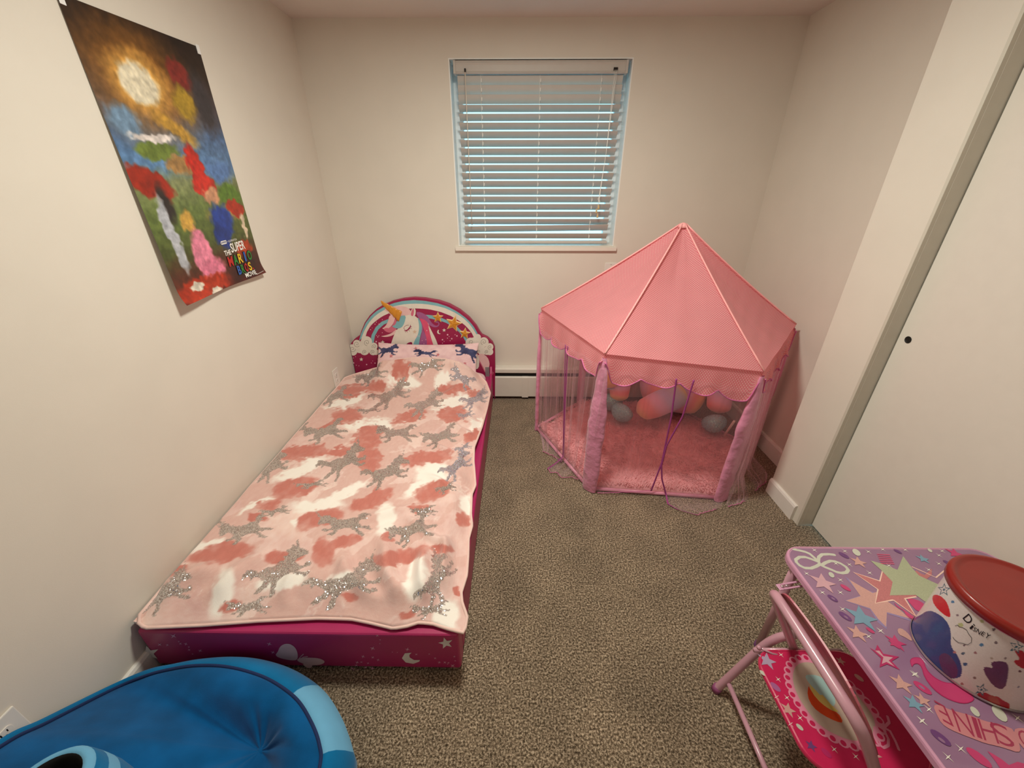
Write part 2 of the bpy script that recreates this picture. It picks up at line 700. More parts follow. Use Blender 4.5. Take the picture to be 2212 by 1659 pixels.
# ------------------------------------------------------------------ blind
slatm = mat('blind_slat_vinyl', (0.76, 0.735, 0.71), rough=0.5, var=0.015, bump=0.04, bscale=90)
cordm = mat('cord_and_hole_white', (0.97, 0.96, 0.94), rough=0.8)
woodm = mat('tassel_wood', (0.80, 0.69, 0.50), rough=0.5, var=0.1, scale=120)
metm = mat('dark_steel', (0.16, 0.13, 0.12), rough=0.4, metal=0.6)
BX0, BX1 = -0.337, 0.582
BY = YB - 0.012 + .045
blind = thing('window_blind', 'off-white horizontal slat blind lowered and nearly closed in the window', 'blind', (0.12, BY, WZ0 + .02))
m = MB()
prof = [(0, 0), (.004, -.004), (.0, -.010), (.003, -.018), (.003, -.046), (-.001, -.052), (.008, -.058), (.012, -.058), (.012, .0)]
zt = WZ1 - .012
pts = [(YB - .006 + y, zt + z) for y, z in prof]
m.prism([(BX0 - .004, y, z) for y, z in pts], (BX1 - BX0 + .008, 0, 0))
m.build('valance', slatm, blind, bevel=.0015)
for x in (BX0 - .012, BX1 + .0):
    MB().box(x, YB - .009, zt - .058, x + .012, YB + .045, zt + .001).build('valance_return', slatm, blind, bevel=.002)
MB().box(BX0 + .002, YB + .012, zt - .042, BX1 - .002, YB + .055, zt - .001).build('headrail', metm, blind, bevel=.001)
SN, SW = 20, .0480
ztop, zbot = zt - .080, WZ0 + .062
pitch = (ztop - zbot) / (SN - 1)
TILT = -radians(47)


def slat_mesh(tilt):
    m = MB()
    n = 8
    vs = []
    for x in (BX0 + .004, BX1 - .004):
        for sgn in (1, -1):
            for i in range(n + 1):
                u = (i / n - .5) * SW
                c = -.0022 * (1 - (2 * u / SW) ** 2) + sgn * .0012
                # room edge up, outer edge down
                vs.append((x - .12, u * cos(tilt) - c * sin(tilt), u * sin(tilt) + c * cos(tilt)))
    k = 2 * (n + 1)
    fs = []
    for i in range(n):
        fs.append((i, i + 1, k + i + 1, k + i))
        fs.append((n + 1 + i + 1, n + 1 + i, k + n + 1 + i, k + n + 1 + i + 1))
    fs.append((0, k, k + n + 1, n + 1))
    fs.append((n, 2 * n + 1, k + 2 * n + 1, k + n))
    ring = list(range(n + 1)) + list(range(2 * n + 1, n, -1))
    fs.append(tuple(reversed(ring)))
    fs.append(tuple(k + r for r in ring))
    m.add(vs, fs)
    return m


base = None
SY = BY
for i in range(SN):
    z = ztop - i * pitch
    if base is None:
        mm = slat_mesh(TILT)
        mm.v = [(a + blind.location.x, b + blind.location.y, c + blind.location.z) for a, b, c in mm.v]
        base = mm.build('slat', slatm, blind, smooth=False)
        so = base
    else:
        so = base.copy()
        COL.objects.link(so)
        so.parent = blind
    so.location = (0, 0, z - blind.location.z)
    d = -radians(5) * max(0, (4 - i)) / 4 + radians(random.uniform(-1.2, 1.2))
    so.rotation_euler = (radians(-17 + 4 * i) if i < 3 else radians(2.5 + max(0, 8.5 - (i - 3) * 1.0) + random.uniform(-1.0, 1.0)), 0, 0)
    if i == 18:
        so.rotation_euler = (radians(-3), radians(-0.7), 0)
        so.location.z += .003
MB().box(BX0 + .004, SY - .025, WZ0 + .020, BX1 - .004, SY + .025, WZ0 + .034).build('bottom_rail', slatm, blind, bevel=.003)
m = MB()
for fx in (.145, .50, .865):
    x = BX0 + (BX1 - BX0) * fx
    m.tube([(x, SY - .0245 + .002, zt - .05), (x, SY - .022, WZ0 + .03)], .0007, 5)
    for i in range(SN):
        z = ztop - i * pitch
        m.tube([(x + .004, SY - .020, z + .006), (x + .0035, SY - .020, z - .010)], .0016, 5)  # short white pieces imitate daylight showing through the slats' cord holes
m.build('ladder_cord_and_hole_light', cordm, blind)
m = MB()
wx = BX0 + .052
m.tube([(wx, YB - .012, zt - .045), (wx, YB - .014, zt - .06), (wx + .001, YB - .017, 1.62), (wx + .004, YB - .02, 1.215)], .0028, 8)
m.build('tilt_wand', mat('clear_wand', (0.80, 0.76, 0.71), rough=0.25), blind, smooth=True)
m = MB()
m.box(wx - .004, YB - .016, zt - .052, wx + .005, YB - .004, zt - .036)
m.build('tilt_hook', metm, blind, bevel=.001)
m = MB()
cx0 = BX1 - .056
m.box(cx0 - .010, YB - .013, zt - .046, cx0 + .012, YB - .0045, zt - .033)
m.build('cord_lock', metm, blind, bevel=.001)
m = MB()
for k_, (dx, zz) in enumerate(((0, 1.315), (-.006, 1.295), (.003, 1.272))):
    m.tube([(cx0 - .004 + .006 * k_, YB - .014, zt - .044), (cx0 - .012, YB - .022, 1.6), (cx0 - .028 + dx * .4, YB - .024, 1.38), (cx0 - .031 + dx, YB - .024, zz)], .0010, 6)
m.tube([(cx0 - .030 + .008 * sin(i * 1.3), YB - .026, 1.385 - .006 * i) for i in range(8)], .0013, 6)
cord = m.build('lift_cord', cordm, blind, smooth=True)
for k_, (dx, zz) in enumerate(((.003, 1.318), (-.008, 1.296), (.001, 1.270))):
    m = MB()
    m.lathe([(.002, .012), (.0042, .010), (.0062, -.004), (.0068, -.011), (.005, -.0125)], (cx0 - .031 + dx, YB - .026, zz), 12)
    m.build('tassel', woodm, blind, smooth=True)

# ------------------------------------------------------------------ baseboard heater along the end wall
heater = thing('baseboard_heater', 'low white baseboard heater with a black air slot along the end wall', 'heater', (0.2, YB - .03, 0))
HX0, HX1 = -1.10, 1.44
hw = mat('heater_enamel', (0.86, 0.84, 0.80), rough=0.4, var=0.015)
m = MB()
for a in (0,):
    pf = [(YB - .0005, .252), (YB - .046, .252), (YB - .062, .244), (YB - .062, .218), (YB - .058, .214), (YB - .0005, .214)]
    m.prism([(HX0, y, z) for y, z in pf], (HX1 - HX0, 0, 0))
m.build('top_cover', hw, heater, bevel=.001)
m = MB()
m.box(HX0 + .002, YB - .050, .05, HX1 - .002, YB - .0005, .213)
m.build('fin_element', mat('heater_black', (0.012, 0.011, 0.011), rough=0.8), heater)
for x0, x1 in ((HX0, .045), (.0885, HX1)):
    m = MB()
    pf = [(YB - .052, .188), (YB - .061, .188), (YB - .066, .180), (YB - .066, .026), (YB - .060, .022), (YB - .052, .022)]
    m.prism([(x0, y, z) for y, z in pf], (x1 - x0, 0, 0))
    m.build('front_panel', hw, heater, bevel=.001)
m = MB()
pf = [(YB - .052, .189), (YB - .062, .189), (YB - .0675, .181), (YB - .0675, .018), (YB - .060, .016), (YB - .052, .016)]
m.prism([(.043, y, z) for y, z in pf], (.047, 0, 0))
m.build('splice_plate', hw, heater, bevel=.001)
for x in (HX0 + .1, .07, HX1 - .1):
    MB().box(x, YB - .05, 0.0005, x + .02, YB - .01, .05).build('support_foot', blk, heater)

# ------------------------------------------------------------------ wall outlets
plas = mat('outlet_plastic', (0.90, 0.885, 0.86), rough=0.35, var=0.01)


def outlet(label, c, ax, nrm, decora=False):
    """c: centre on the wall; ax: horizontal axis; nrm: out of the wall"""
    c, ax, nrm = Vector(c), Vector(ax), Vector(nrm)
    zz = Vector((0, 0, 1))
    root = thing('wall_outlet', label, 'outlet', c, 'duplex wall outlets')

    def P(u, w, d):
        return c + ax * u + zz * w + nrm * d

    def slab(m, pts, d0, d1, mi=0):
        m.prism([P(u, w, d1) for u, w in pts], nrm * (d0 - d1), mi)
    m = MB()
    slab(m, rrect(-.038, -.060, .038, .060, .003, 3), .0004, .006)
    m.build('cover_plate', plas, root, bevel=.0025)
    if decora:
        m = MB()
        slab(m, rrect(-.0165, -.0335, .0165, .0335, .001, 2), .006, .0078)
        m.build('receptacle', plas, root, bevel=.0008)
    else:
        for dz in (.0195, -.0195):
            m = MB()
            pts = [(.0165 * cos(a), max(-.0125, min(.0125, .0165 * sin(a))) + dz) for a in [2 * pi * i / 24 for i in range(24)]]
            slab(m, pts, .006, .0085)
            m.build('receptacle', plas, root, bevel=.0008)
    m = MB()
    for dz in (.0195, -.0195):
        dd = .0079 if decora else .0086
        slab(m, [(-.0075, dz - .001), (-.005, dz - .001), (-.005, dz + .0075), (-.0075, dz + .0075)], dd - .0006, dd + .0001)
        slab(m, [(.005, dz), (.0072, dz), (.0072, dz + .0068), (.005, dz + .0068)], dd - .0006, dd + .0001)
        slab(m, [(.0025 * cos(a), dz - .0065 + .0028 * sin(a)) for a in [2 * pi * i / 10 for i in range(10)]], dd - .0006, dd + .0001)
    m.build('slot', metm, root)
    m = MB()
    for w in ((.049, -.049) if decora else (0,)):
        slab(m, [(.0028 * cos(a), w + .0028 * sin(a)) for a in [2 * pi * i / 10 for i in range(10)]], .006, .0068)
    m.build('screw', mat('screw_steel', (0.72, 0.69, 0.64), rough=0.4, metal=0.4), root)
    return root


outlet('white wall outlet on end wall between the window sill and the pink tent roof', (.617, YB, .926), (1, 0, 0), (0, -1, 0), True)
outlet('white outlet low on left wall beside the headboard end of the bed', (XL, 2.287, .312), (0, 1, 0), (1, 0, 0))
outlet('white outlet on left wall behind the blue plush chair', (XL, .432, .262), (0, 1, 0), (1, 0, 0))

# ------------------------------------------------------------------ poster
PX = XL + .004
poster = thing('wall_poster', 'tall colourful movie poster with curling lower corners pinned to left wall', 'poster', (XL, 1.55, 1.45))
Y0, Y1 = 1.312, 1.822


def poster_pt(u, v, lift=0.0):
    """u 0..1 near->far, v 0..1 top->bottom"""
    zt_ = 1.857 + (1.880 - 1.857) * u
    zb_ = 1.048 + (1.068 - 1.048) * u
    off = .003 + .030 * max(0, v - .15) ** 1.3 * (0.35 + .65 * (1 - u)) + .010 * sin(pi * u) * sin(pi * min(1, v * 1.05))
    q = max(0, v - .93) / .07
    off += .014 * q * q * (.5 + .5 * cos(2 * pi * u))
    return Vector((XL + off + lift, Y0 + (Y1 - Y0) * u, zt_ + (zb_ - zt_) * v))


nu, nv = 170, 260
U, Vv = np.meshgrid(np.linspace(0, 1, nu), np.linspace(0, 1, nv))
Pp = np.array([[poster_pt(u, v) for u in np.linspace(0, 1, nu)] for v in np.linspace(0, 1, nv)])
wu = U + .05 * (fbm(U * 9, Vv * 13, 3) - .5) + .03 * (vnoise(U * 40, Vv * 60, 4) - .5)
wv = Vv + .035 * (fbm(U * 9, Vv * 13, 9) - .5) + .02 * (vnoise(U * 40, Vv * 60, 5) - .5)
C = np.zeros((nv, nu, 3))
# vertical sweep: night brown -> dusk blue -> green country -> red ground
stops = [(0, (.13, .09, .08)), (.12, (.19, .13, .10)), (.26, (.30, .27, .30)), (.36, (.30, .40, .55)), (.47, (.36, .50, .66)), (.53, (.50, .52, .36)),
         (.66, (.38, .44, .22)), (.80, (.30, .33, .16)), (.88, (.32, .18, .12)), (1, (.42, .14, .09))]
sv = np.array([s_[0] for s_ in stops])
scol = np.array([s_[1] for s_ in stops])
for c in range(3):
    C[..., c] = np.interp(wv, sv, scol[:, c])


def blotch(cu, cv, ru, rv, col, soft=.25, rot=0.0, a=1.0):
    du, dv = (wu - cu), (wv - cv) * 1.58
    c_, s_ = cos(rot), sin(rot)
    x, y = (du * c_ + dv * s_) / ru, (-du * s_ + dv * c_) / (rv * 1.58)
    d = np.sqrt(x * x + y * y)
    soft = soft * .6
    w = np.clip((1 + soft - d) / (2 * soft), 0, 1)[..., None] * a
    global C
    C = C * (1 - w) + np.array(col) * w


blotch(.36, .20, .36, .17, (.62, .40, .14), .9, a=.8)
blotch(.34, .20, .20, .10, (.80, .60, .30), .5)
blotch(.33, .20, .13, .07, (.86, .82, .72), .25)
blotch(.70, .13, .10, .05, (.48, .16, .14), .3)
blotch(.66, .24, .10, .06, (.62, .50, .16), .35)
blotch(.86, .22, .10, .12, (.22, .20, .22), .5)
blotch(.50, .34, .16, .03, (.72, .55, .22), .6, rot=.5)
blotch(.12, .33, .10, .05, (.42, .52, .62), .5)
blotch(.28, .42, .17, .035, (.40, .46, .20), .25)
blotch(.28, .375, .17, .012, (.86, .82, .80), .4)
blotch(.42, .475, .12, .035, (.62, .47, .28), .3)
blotch(.80, .50, .18, .05, (.33, .46, .66), .6)
blotch(.84, .60, .14, .05, (.34, .46, .16), .3)
blotch(.75, .68, .22, .03, (.60, .48, .28), .5)
blotch(.12, .54, .17, .055, (.58, .17, .10), .2, rot=.3)
blotch(.18, .62, .05, .07, (.20, .16, .14), .5)
blotch(.14, .74, .045, .15, (.66, .67, .70), .3, rot=-.05)
blotch(.56, .50, .075, .11, (.72, .15, .10), .2, rot=-.1)
blotch(.58, .56, .12, .045, (.74, .17, .12), .2)
blotch(.62, .60, .09, .035, (.76, .55, .42), .3)
blotch(.66, .71, .13, .075, (.14, .24, .56), .25)
blotch(.60, .77, .09, .06, (.12, .20, .48), .25)
blotch(.30, .69, .06, .045, (.74, .58, .26), .3)
blotch(.35, .83, .10, .11, (.86, .50, .60), .2, rot=-.06)
blotch(.40, .90, .13, .04, (.84, .46, .57), .25)
blotch(.88, .66, .11, .035, (.66, .18, .10), .2)
blotch(.92, .75, .03, .07, (.80, .72, .62), .3)
blotch(.84, .86, .12, .04, (.66, .22, .08), .2)
blotch(.25, .965, .30, .05, (.68, .20, .10), .2)
blotch(.18, .95, .07, .02, (.86, .82, .76), .2)
blotch(.36, 1.0, .06, .02, (.86, .82, .76), .2)
blotch(.78, .95, .22, .06, (.16, .06, .07), .7, a=.8)
C = C * (1 + .45 * (fbm(U * 34, Vv * 52, 21, 3) - .5)[..., None])
cl = np.where(C <= .04045, C / 12.92, ((np.clip(C, 0, 1) + .055) / 1.055) ** 2.4)
m = MB()
m.grid(Pp)
papm = mat_attr('poster_print', rough=0.35, bump=0.0, spec=0.5)
m.build('sheet', papm, poster, smooth=True, cols=cl.reshape(-1, 3))
m = MB()
m.grid(Pp - np.array([.0008, 0, 0]), flip=True)
m.build('sheet_back', mat('poster_paper', (0.92, 0.91, 0.89), rough=0.7), poster, smooth=True)
pr = Print(lambda u, v, l: poster_pt(u, v, l + .0006))
WH = mat('print_white', (0.93, 0.92, 0.90), rough=0.4)


def ptext(txt, u0, v0, u1, v1, m, slope=0.0, bold=0.02):
    vs, fs = text_mesh(txt, bold=bold)
    pr.tris(vs, fs, m, lambda x, y: (u0 + (u1 - u0) * x, v1 + (v0 - v1) * y + slope * x))


ptext('THE', .565, .838, .645, .862, WH)
ptext('SUPER', .655, .812, .845, .856, WH)
cc = {'r': mat('print_red', (0.72, 0.13, 0.12), .4), 'g': mat('print_green', (0.16, 0.50, 0.20), .4), 'y': mat('print_yellow', (0.86, 0.70, 0.14), .4),
      'b': mat('print_blue', (0.16, 0.36, 0.68), .4)}
dk = mat('print_dark', (0.08, 0.06, 0.07), .4)
for txt, u0, u1, v0, v1, cs in (('MARIO', .575, .90, .868, .915, 'rgybg'), ('BROS.', .655, .905, .922, .965, 'bgryr')):
    w_ = (u1 - u0) / len(txt)
    for i, ch in enumerate(txt):
        a, b = u0 + w_ * i + .004, u0 + w_ * (i + 1) - .004
        if ch == 'I':
            a, b = a + .018, b - .018
        if ch == '.':
            pr.circle(a + .008, v1 - .004, .007, cc['r'], ry=.005)
            continue
        vs, fs = text_mesh(ch, bold=.055)
        pr.tris(vs, fs, dk, lambda x, y: (a - .005 + (b - a + .01) * x, v1 + .003 - (v1 - v0 + .006) * y), layer=1)
        vs, fs = text_mesh(ch, bold=.03)
        pr.tris(vs, fs, cc[cs[i]], lambda x, y: (a + (b - a) * x, v1 - (v1 - v0) * y), layer=3)
ptext('MOVIE', .73, .968, .875, .990, WH)
pr.strip([(.565, .795), (.625, .795), (.632, .801), (.625, .807), (.565, .807), (.558, .801)], .004, WH, closed=True)
ptext('Nintendo', .568, .797, .623, .805, WH, bold=.0)
ptext('+ ILLUMINATION', .642, .796, .76, .806, WH, bold=.0)
pr.strip([(.86, .992), (.975, .988)], .0012, WH)
pr.build('lettering', poster)
m = MB()
tape = mat('clear_tape', (0.93, 0.93, 0.93), rough=0.2)
for (u, v) in ((.02, .008), (.985, .008)):
    q = poster_pt(u, v, .0012)
    MB().box(q.x - .004, q.y - .008, q.z - .016, q.x + .0008, q.y + .008, q.z + .012).build('corner_tab', tape, poster, bevel=.0005)

# ------------------------------------------------------------------ bed
MAG = mat('magenta_vinyl', (0.66, 0.12, 0.36), rough=0.42, var=0.06, scale=9, bump=0.08, bscale=500, coat=0.1)
MAGD = mat('magenta_print', (0.60, 0.085, 0.29), rough=0.4, var=0.05, scale=5)
bed = thing('bed', "child's low bed with magenta padded frame and unicorn headboard in the corner", 'bed', (-.67, 1.65, 0))
BXL, BXR = XL + .016, -.172
HY = 2.572          # front face of the headboard
BF = .72            # front of the foot panel


def hbp(u, v, l=0.0):
    """headboard artwork coordinates -> front plane"""
    q = ony(740 + u / 6.506, 630 + v / 6.506, HY)
    q.x = max(q.x, XL + .004)
    return Vector((q.x, HY - l, q.z))


out = [(112, 2100), (112, 1100), (82, 830), (88, 785), (118, 725), (165, 668), (205, 640), (240, 618), (258, 560), (310, 435), (380, 335), (470, 250), (560, 195), (700, 135), (850, 100),
       (1000, 85), (1150, 95), (1350, 130), (1500, 180), (1650, 262), (1780, 368), (1880, 485), (1930, 572), (1960, 612), (2040, 650),
       (2110, 720), (2140, 790), (2146, 1100), (2142, 1560), (2142, 2100)]
hbz = lambda u, v: hbp(u, v)
opts = [hbp(u, v) for u, v in out]
zlow = min(q.z for q in opts)
opts[0].z = opts[-1].z = .03
m = MB()
m.prism([(q.x, q.y, q.z) for q in opts], (0, .04, 0))
hb = m.build('headboard', MAGD, bed, bevel=.004, segs=2)
hb['label'] = 'arched magenta headboard printed with a unicorn, rainbow and clouds'
pr = Print(hbp, .00035)
TEAL = mat('print_teal', (0.50, 0.72, 0.76), .5)
CRM = mat('print_cream', (0.90, 0.875, 0.83), .5)
PPK = mat('print_pale_pink', (0.91, 0.75, 0.75), .5)
PNK = mat('print_pink', (0.86, 0.32, 0.47), .5)
ROSE = mat('print_rose', (0.82, 0.42, 0.52), .5)
PUR = mat('print_mauve', (0.64, 0.36, 0.56), .5)
GRYL = mat('print_line_grey', (0.50, 0.47, 0.44), .5)
MDK = mat('print_magenta', (0.58, 0.08, 0.29), .5)
TAN = mat('print_tan', (0.86, 0.76, 0.66), .5)
DOT = mat('print_dot_pink', (0.93, 0.70, 0.78), .5)


def band(o_, i_, m):
    """strip of quads between two equally resampled curves"""
    A, B = resample([(*q, 0) for q in o_], 40), resample([(*q, 0) for q in i_], 40)
    for k in range(39):
        pr.poly([tuple(A[k][:2]), tuple(A[k + 1][:2]), tuple(B[k + 1][:2]), tuple(B[k][:2])], m)


a1 = [(228, 700), (262, 580), (325, 440), (398, 342), (480, 270), (580, 215), (720, 160), (850, 130), (1000, 118), (1150, 128), (1330, 160), (1480, 210), (1620, 285), (1740, 375), (1830, 470), (1890, 570), (1915, 640)]
a2 = [(262, 660), (300, 560), (360, 450), (430, 365), (510, 300), (600, 250), (720, 205), (850, 178), (1000, 168), (1150, 172), (1300, 195), (1440, 230), (1580, 295), (1690, 365), (1780, 450), (1850, 545), (1890, 620)]
a3 = [(315, 660), (345, 560), (400, 470), (470, 410), (560, 345), (660, 300), (760, 262), (870, 240), (1030, 235), (1130, 240), (1230, 250), (1380, 285), (1520, 340), (1640, 410), (1730, 480), (1810, 570), (1860, 670)]
band(a1, a2, TEAL)
band(a2, a3, CRM)
band([(390, 720), (408, 610), (465, 500), (550, 422), (660, 378)], [(435, 735), (455, 620), (505, 530), (580, 462), (665, 425)], TEAL)
band([(1100, 318), (1270, 333), (1400, 373), (1500, 415), (1600, 480), (1680, 560), (1740, 630), (1775, 690)],
     [(1120, 365), (1240, 378), (1370, 408), (1460, 440), (1560, 500), (1640, 570), (1695, 640), (1730, 700)], TEAL)
pr.nxt()
for x, y, r in ((138, 795, 56), (200, 728, 52), (335, 705, 80), (440, 768, 52), (150, 840, 58), (310, 825, 68), (430, 835, 58), (380, 780, 60), (250, 780, 85), (470, 850, 40),
                (1800, 718, 72), (1985, 708, 68), (2068, 775, 52), (1900, 770, 95), (2070, 845, 48), (1960, 830, 62), (1850, 690, 50), (1900, 640, 45), (2030, 830, 60), (1840, 790, 70)):
    pr.circle(x, y, r, CRM, n=20)
pr.nxt()
for x, y, r, s0, f in ((140, 805, 45, 0, 1), (200, 735, 45, .6, 1), (345, 715, 45, 1.5, 1), (445, 770, 32, 2.5, 1), (310, 845, 32, 2, 1), (425, 845, 32, 2, 1),
                       (1810, 710, 40, 1, 1), (1985, 705, 45, 2, 1), (2070, 780, 32, 1.5, 1), (2025, 845, 28, 2, 1), (1915, 840, 26, 2, 1)):
    pr.spiral(x, y, r, 1.6, 4.5, GRYL, s0, f)
# unicorn
sc = smooth_closed
pr.poly(sc([(575, 255), (640, 215), (800, 200), (905, 215), (965, 270), (950, 345), (880, 345), (760, 375), (680, 330), (640, 285)], 2), PPK)
pr.poly(sc([(660, 320), (640, 420), (600, 490), (545, 522), (625, 528), (695, 480), (735, 400), (745, 335)], 2), PPK)
pr.poly(sc([(755, 355), (705, 470), (690, 490), (565, 518), (605, 560), (665, 582), (740, 550), (765, 500)], 2), ROSE)
pr.poly(sc([(760, 520), (690, 585), (600, 615), (525, 628), (620, 640), (720, 610), (770, 560)], 2), PPK)
pr.nxt()
pr.poly(sc([(1025, 285), (1100, 285), (1190, 335), (1235, 410), (1275, 460), (1320, 482), (1352, 460), (1338, 432), (1312, 438), (1300, 425), (1335, 412), (1370, 450), (1340, 498), (1280, 502), (1205, 462), (1150, 425), (1130, 480), (1140, 560), (1200, 640), (1190, 775), (1055, 775), (1110, 620), (1110, 500), (1080, 390)], 1), PUR)
pr.nxt()
pr.poly(sc([(1075, 365), (1180, 405), (1222, 490), (1245, 580), (1262, 680), (1300, 775), (1185, 775), (1185, 660), (1150, 560), (1120, 450)], 1), PNK)
pr.poly(sc([(1190, 410), (1240, 530), (1305, 650), (1350, 775), (1285, 775), (1242, 640), (1215, 520)], 1), CRM)
pr.nxt()
pr.poly(sc([(870, 335), (960, 322), (1050, 355), (1095, 440), (1112, 520), (1062, 640), (1012, 700), (990, 790), (665, 790), (695, 690), (728, 600), (765, 525), (830, 500), (860, 430)], 1), CRM)
pr.nxt()
pr.poly(sc([(1050, 345), (1112, 440), (1118, 540), (1092, 640), (1065, 790), (982, 790), (1010, 690), (1060, 610), (1078, 520), (1072, 430)], 1), TEAL)
pr.poly(sc([(895, 330), (810, 340), (760, 420), (738, 472), (688, 482), (760, 522), (832, 505), (872, 440)], 1), TEAL)
pr.poly(sc([(865, 790), (905, 722), (975, 700), (985, 745), (985, 790)], 1), MDK)
pr.poly(sc([(942, 335), (962, 265), (995, 212), (1030, 250), (1028, 310), (1012, 352), (985, 355)], 1), CRM)
pr.nxt()
pr.poly(sc([(955, 325), (975, 260), (1000, 222), (1006, 290), (990, 350)], 1), ROSE)
pr.poly([(862, 548), (908, 532), (943, 495), (957, 458), (962, 490), (942, 527), (902, 556)], MDK)
pr.strip([(880, 540), (862, 512), (872, 488), (900, 472), (932, 470)], 5, MDK)
for a, b in (((955, 500), (975, 485)), ((950, 520), (975, 515)), ((930, 540), (945, 555)), ((905, 555), (912, 572)), ((885, 556), (885, 572))):
    pr.strip([a, b], 5, MDK)
pr.star(1015, 562, 32, TAN)
# tail of the unicorn below the right cloud
pr.poly(sc([(1885, 900), (1960, 860), (2040, 920), (2068, 1000), (2060, 1060), (2028, 1100), (2050, 1150), (2105, 1168), (2060, 1182), (2005, 1140), (1960, 1040), (1920, 960)], 1), PPK)
pr.strip(smooth_open([(1930, 960), (1970, 1040), (2005, 1130), (2060, 1178), (2115, 1165), (2120, 1125), (2085, 1112), (2072, 1135)], 1), 12, ROSE) if False else None
pr.strip([(1910, 950), (1960, 1040), (2000, 1120), (2050, 1172), (2100, 1172), (2118, 1140), (2098, 1115), (2072, 1125)], 13, ROSE)
pr.poly(sc([(1790, 860), (1890, 850), (1925, 960), (1915, 1080), (1850, 1090)], 1), CRM)
# night sky print
pr.star(1428, 540, 28, CRM)
pr.star(566, 710, 30, CRM)
pr.star(265, 950, 30, CRM)
pr.poly([(1342, 535), (1328, 565), (1340, 590), (1370, 596), (1380, 588), (1358, 582), (1350, 562), (1356, 538)], CRM)
for x, y, r in ((392, 480, 9), (458, 455, 7), (478, 428, 6), (515, 455, 9), (395, 532, 7), (418, 508, 5), (497, 635, 8), (480, 615, 6), (512, 618, 6), (475, 700, 11), (560, 575, 6), (630, 725, 6),
                (1477, 604, 12), (1498, 630, 6), (1475, 652, 7), (1535, 660, 11), (1405, 674, 11), (1428, 698, 6), (1405, 722, 6), (1608, 620, 11), (1582, 604, 6), (1512, 688, 6),
                (158, 1000, 10), (340, 1022, 10), (458, 1002, 9), (405, 1000, 6), (425, 972, 5), (195, 1032, 6), (232, 1040, 6), (127, 915, 8), (155, 930, 6), (185, 912, 6), (495, 945, 6), (560, 392, 6), (1040, 630, 8), (1075, 622, 6), (1120, 685, 6), (1172, 672, 6), (1185, 545, 8), (1145, 730, 6)):
    pr.circle(x, y, r, DOT, n=8)
pr.build('printed_artwork', hb)
gold = mat('gold_relief', (0.83, 0.55, 0.13), rough=0.38, var=0.08, scale=40, coat=0.3)
GOUT = mat('star_edging', (0.93, 0.80, 0.58), rough=.45)
for x, y, r, rot in ((1340, 362, 82, -pi / 2), (1562, 447, 122, -pi / 2 + .25), (1718, 587, 86, -pi / 2 + .12)):
    pts = []
    for i in range(10):
        a = rot + pi * i / 5
        q = r if i % 2 == 0 else r * .46
        pts.append((x + q * cos(a), y + q * sin(a)))
    m = MB()
    f0 = [hbp(u, v, .0035) for u, v in pts]
    cen = hbp(x, y, .0035)
    fr_ = [cen + (q - cen) * .80 + Vector((0, -.003, 0)) for q in f0]
    n = 10
    bk_ = [Vector((q.x, HY - .0002, q.z)) for q in f0]
    m.add(bk_ + f0 + fr_, [(i, (i + 1) % n, (i + 1) % n + n, i + n) for i in range(n)] + [(i + n, (i + 1) % n + n, (i + 1) % n + 2 * n, i + 2 * n) for i in range(n)])
    for _ in range(2 * n):
        m.m[-1 - _] = 1
    m.add(fr_ + [cen + Vector((0, -.0095, 0))], [(i, (i + 1) % n, n) for i in range(n)])
    m.build('star', [gold, GOUT], hb)
# spiral horn
A, B = Vector((545, 152)), Vector((815, 352))
m = MB()
ax = (B - A).normalized()
pp = Vector((-ax.y, ax.x))
rows = []
NS = 60
for i in range(NS + 1):
    s_ = i / NS
    c2 = A + (B - A) * s_
    ridge = abs(sin(s_ * pi * 5.0)) ** .55
    wdt = (20 + 56 * s_) * (.84 + .16 * ridge)
    hgt = (.003 + .012 * s_) * (.70 + .30 * ridge) + .0015
    row = []
    for k in range(13):
        a = pi * k / 12
        sk = cos(a) * 26
        q2 = c2 + pp * (cos(a) * wdt) + ax * (sk * .9)
        row.append(hbp(q2.x, q2.y, hgt * sin(a) + (.0 if 0 < k < 12 else -.0002)))
    rows.append([tuple(q) for q in row])
m.grid(np.array(rows), flip=True)
m.add(rows[0], [tuple(range(13))])
m.add(rows[-1], [tuple(range(13))[::-1]])
m.build('horn', gold, hb, smooth=True)

# frame panels
FZ1 = .192
m = MB()
m.box(BXL, BF, .014, BXR, BF + .062, FZ1)
foot = m.build('foot_panel', MAG, bed, bevel=.010, segs=3)
for nm, x0, x1 in (('side_rail', BXR - .055, BXR), ('side_rail', BXL, BXL + .055)):
    m = MB()
    m.box(x0, BF + .0625, .014, x1, HY - .001, FZ1 + .004)
    m.build(nm, MAG, bed, bevel=.010, segs=3)
m = MB()
for x in (BXL + .12, -.67, BXR - .06):
    for y in (BF + .03, 1.65, HY - .05):
        MB().box(x - .02, y - .02, .0004, x + .02, y + .02, .016).build('glide_foot', blk, bed)
m = MB()
m.box(BXL + .056, BF + .063, .10, BXR - .056, HY - .002, .12)
m.build('slat_deck', mat('deck_board', (0.55, 0.42, 0.30), rough=0.7), bed)
brm = mat('grey_bracket', (0.62, 0.62, 0.62), rough=0.4, metal=0.5)
m = MB()
m.box(BXR - .052, HY - .0065, .15, BXR - .022, HY - .0008, .268)
br = m.build('corner_bracket', brm, bed, bevel=.001)
m2_ = MB()
pf = [(HY - .16, .196), (HY - .09, .205), (HY - .04, .232), (HY - .012, .272), (HY - .001, .276), (HY - .001, .15), (HY - .16, .15)]
m2_.prism([(BXR - .018, y, z) for y, z in pf], (.0175, 0, 0))
m2_.build('rail_end', MAG, bed, bevel=.004)
q = ony(1050.5, 822, HY - .0066)
m = MB()
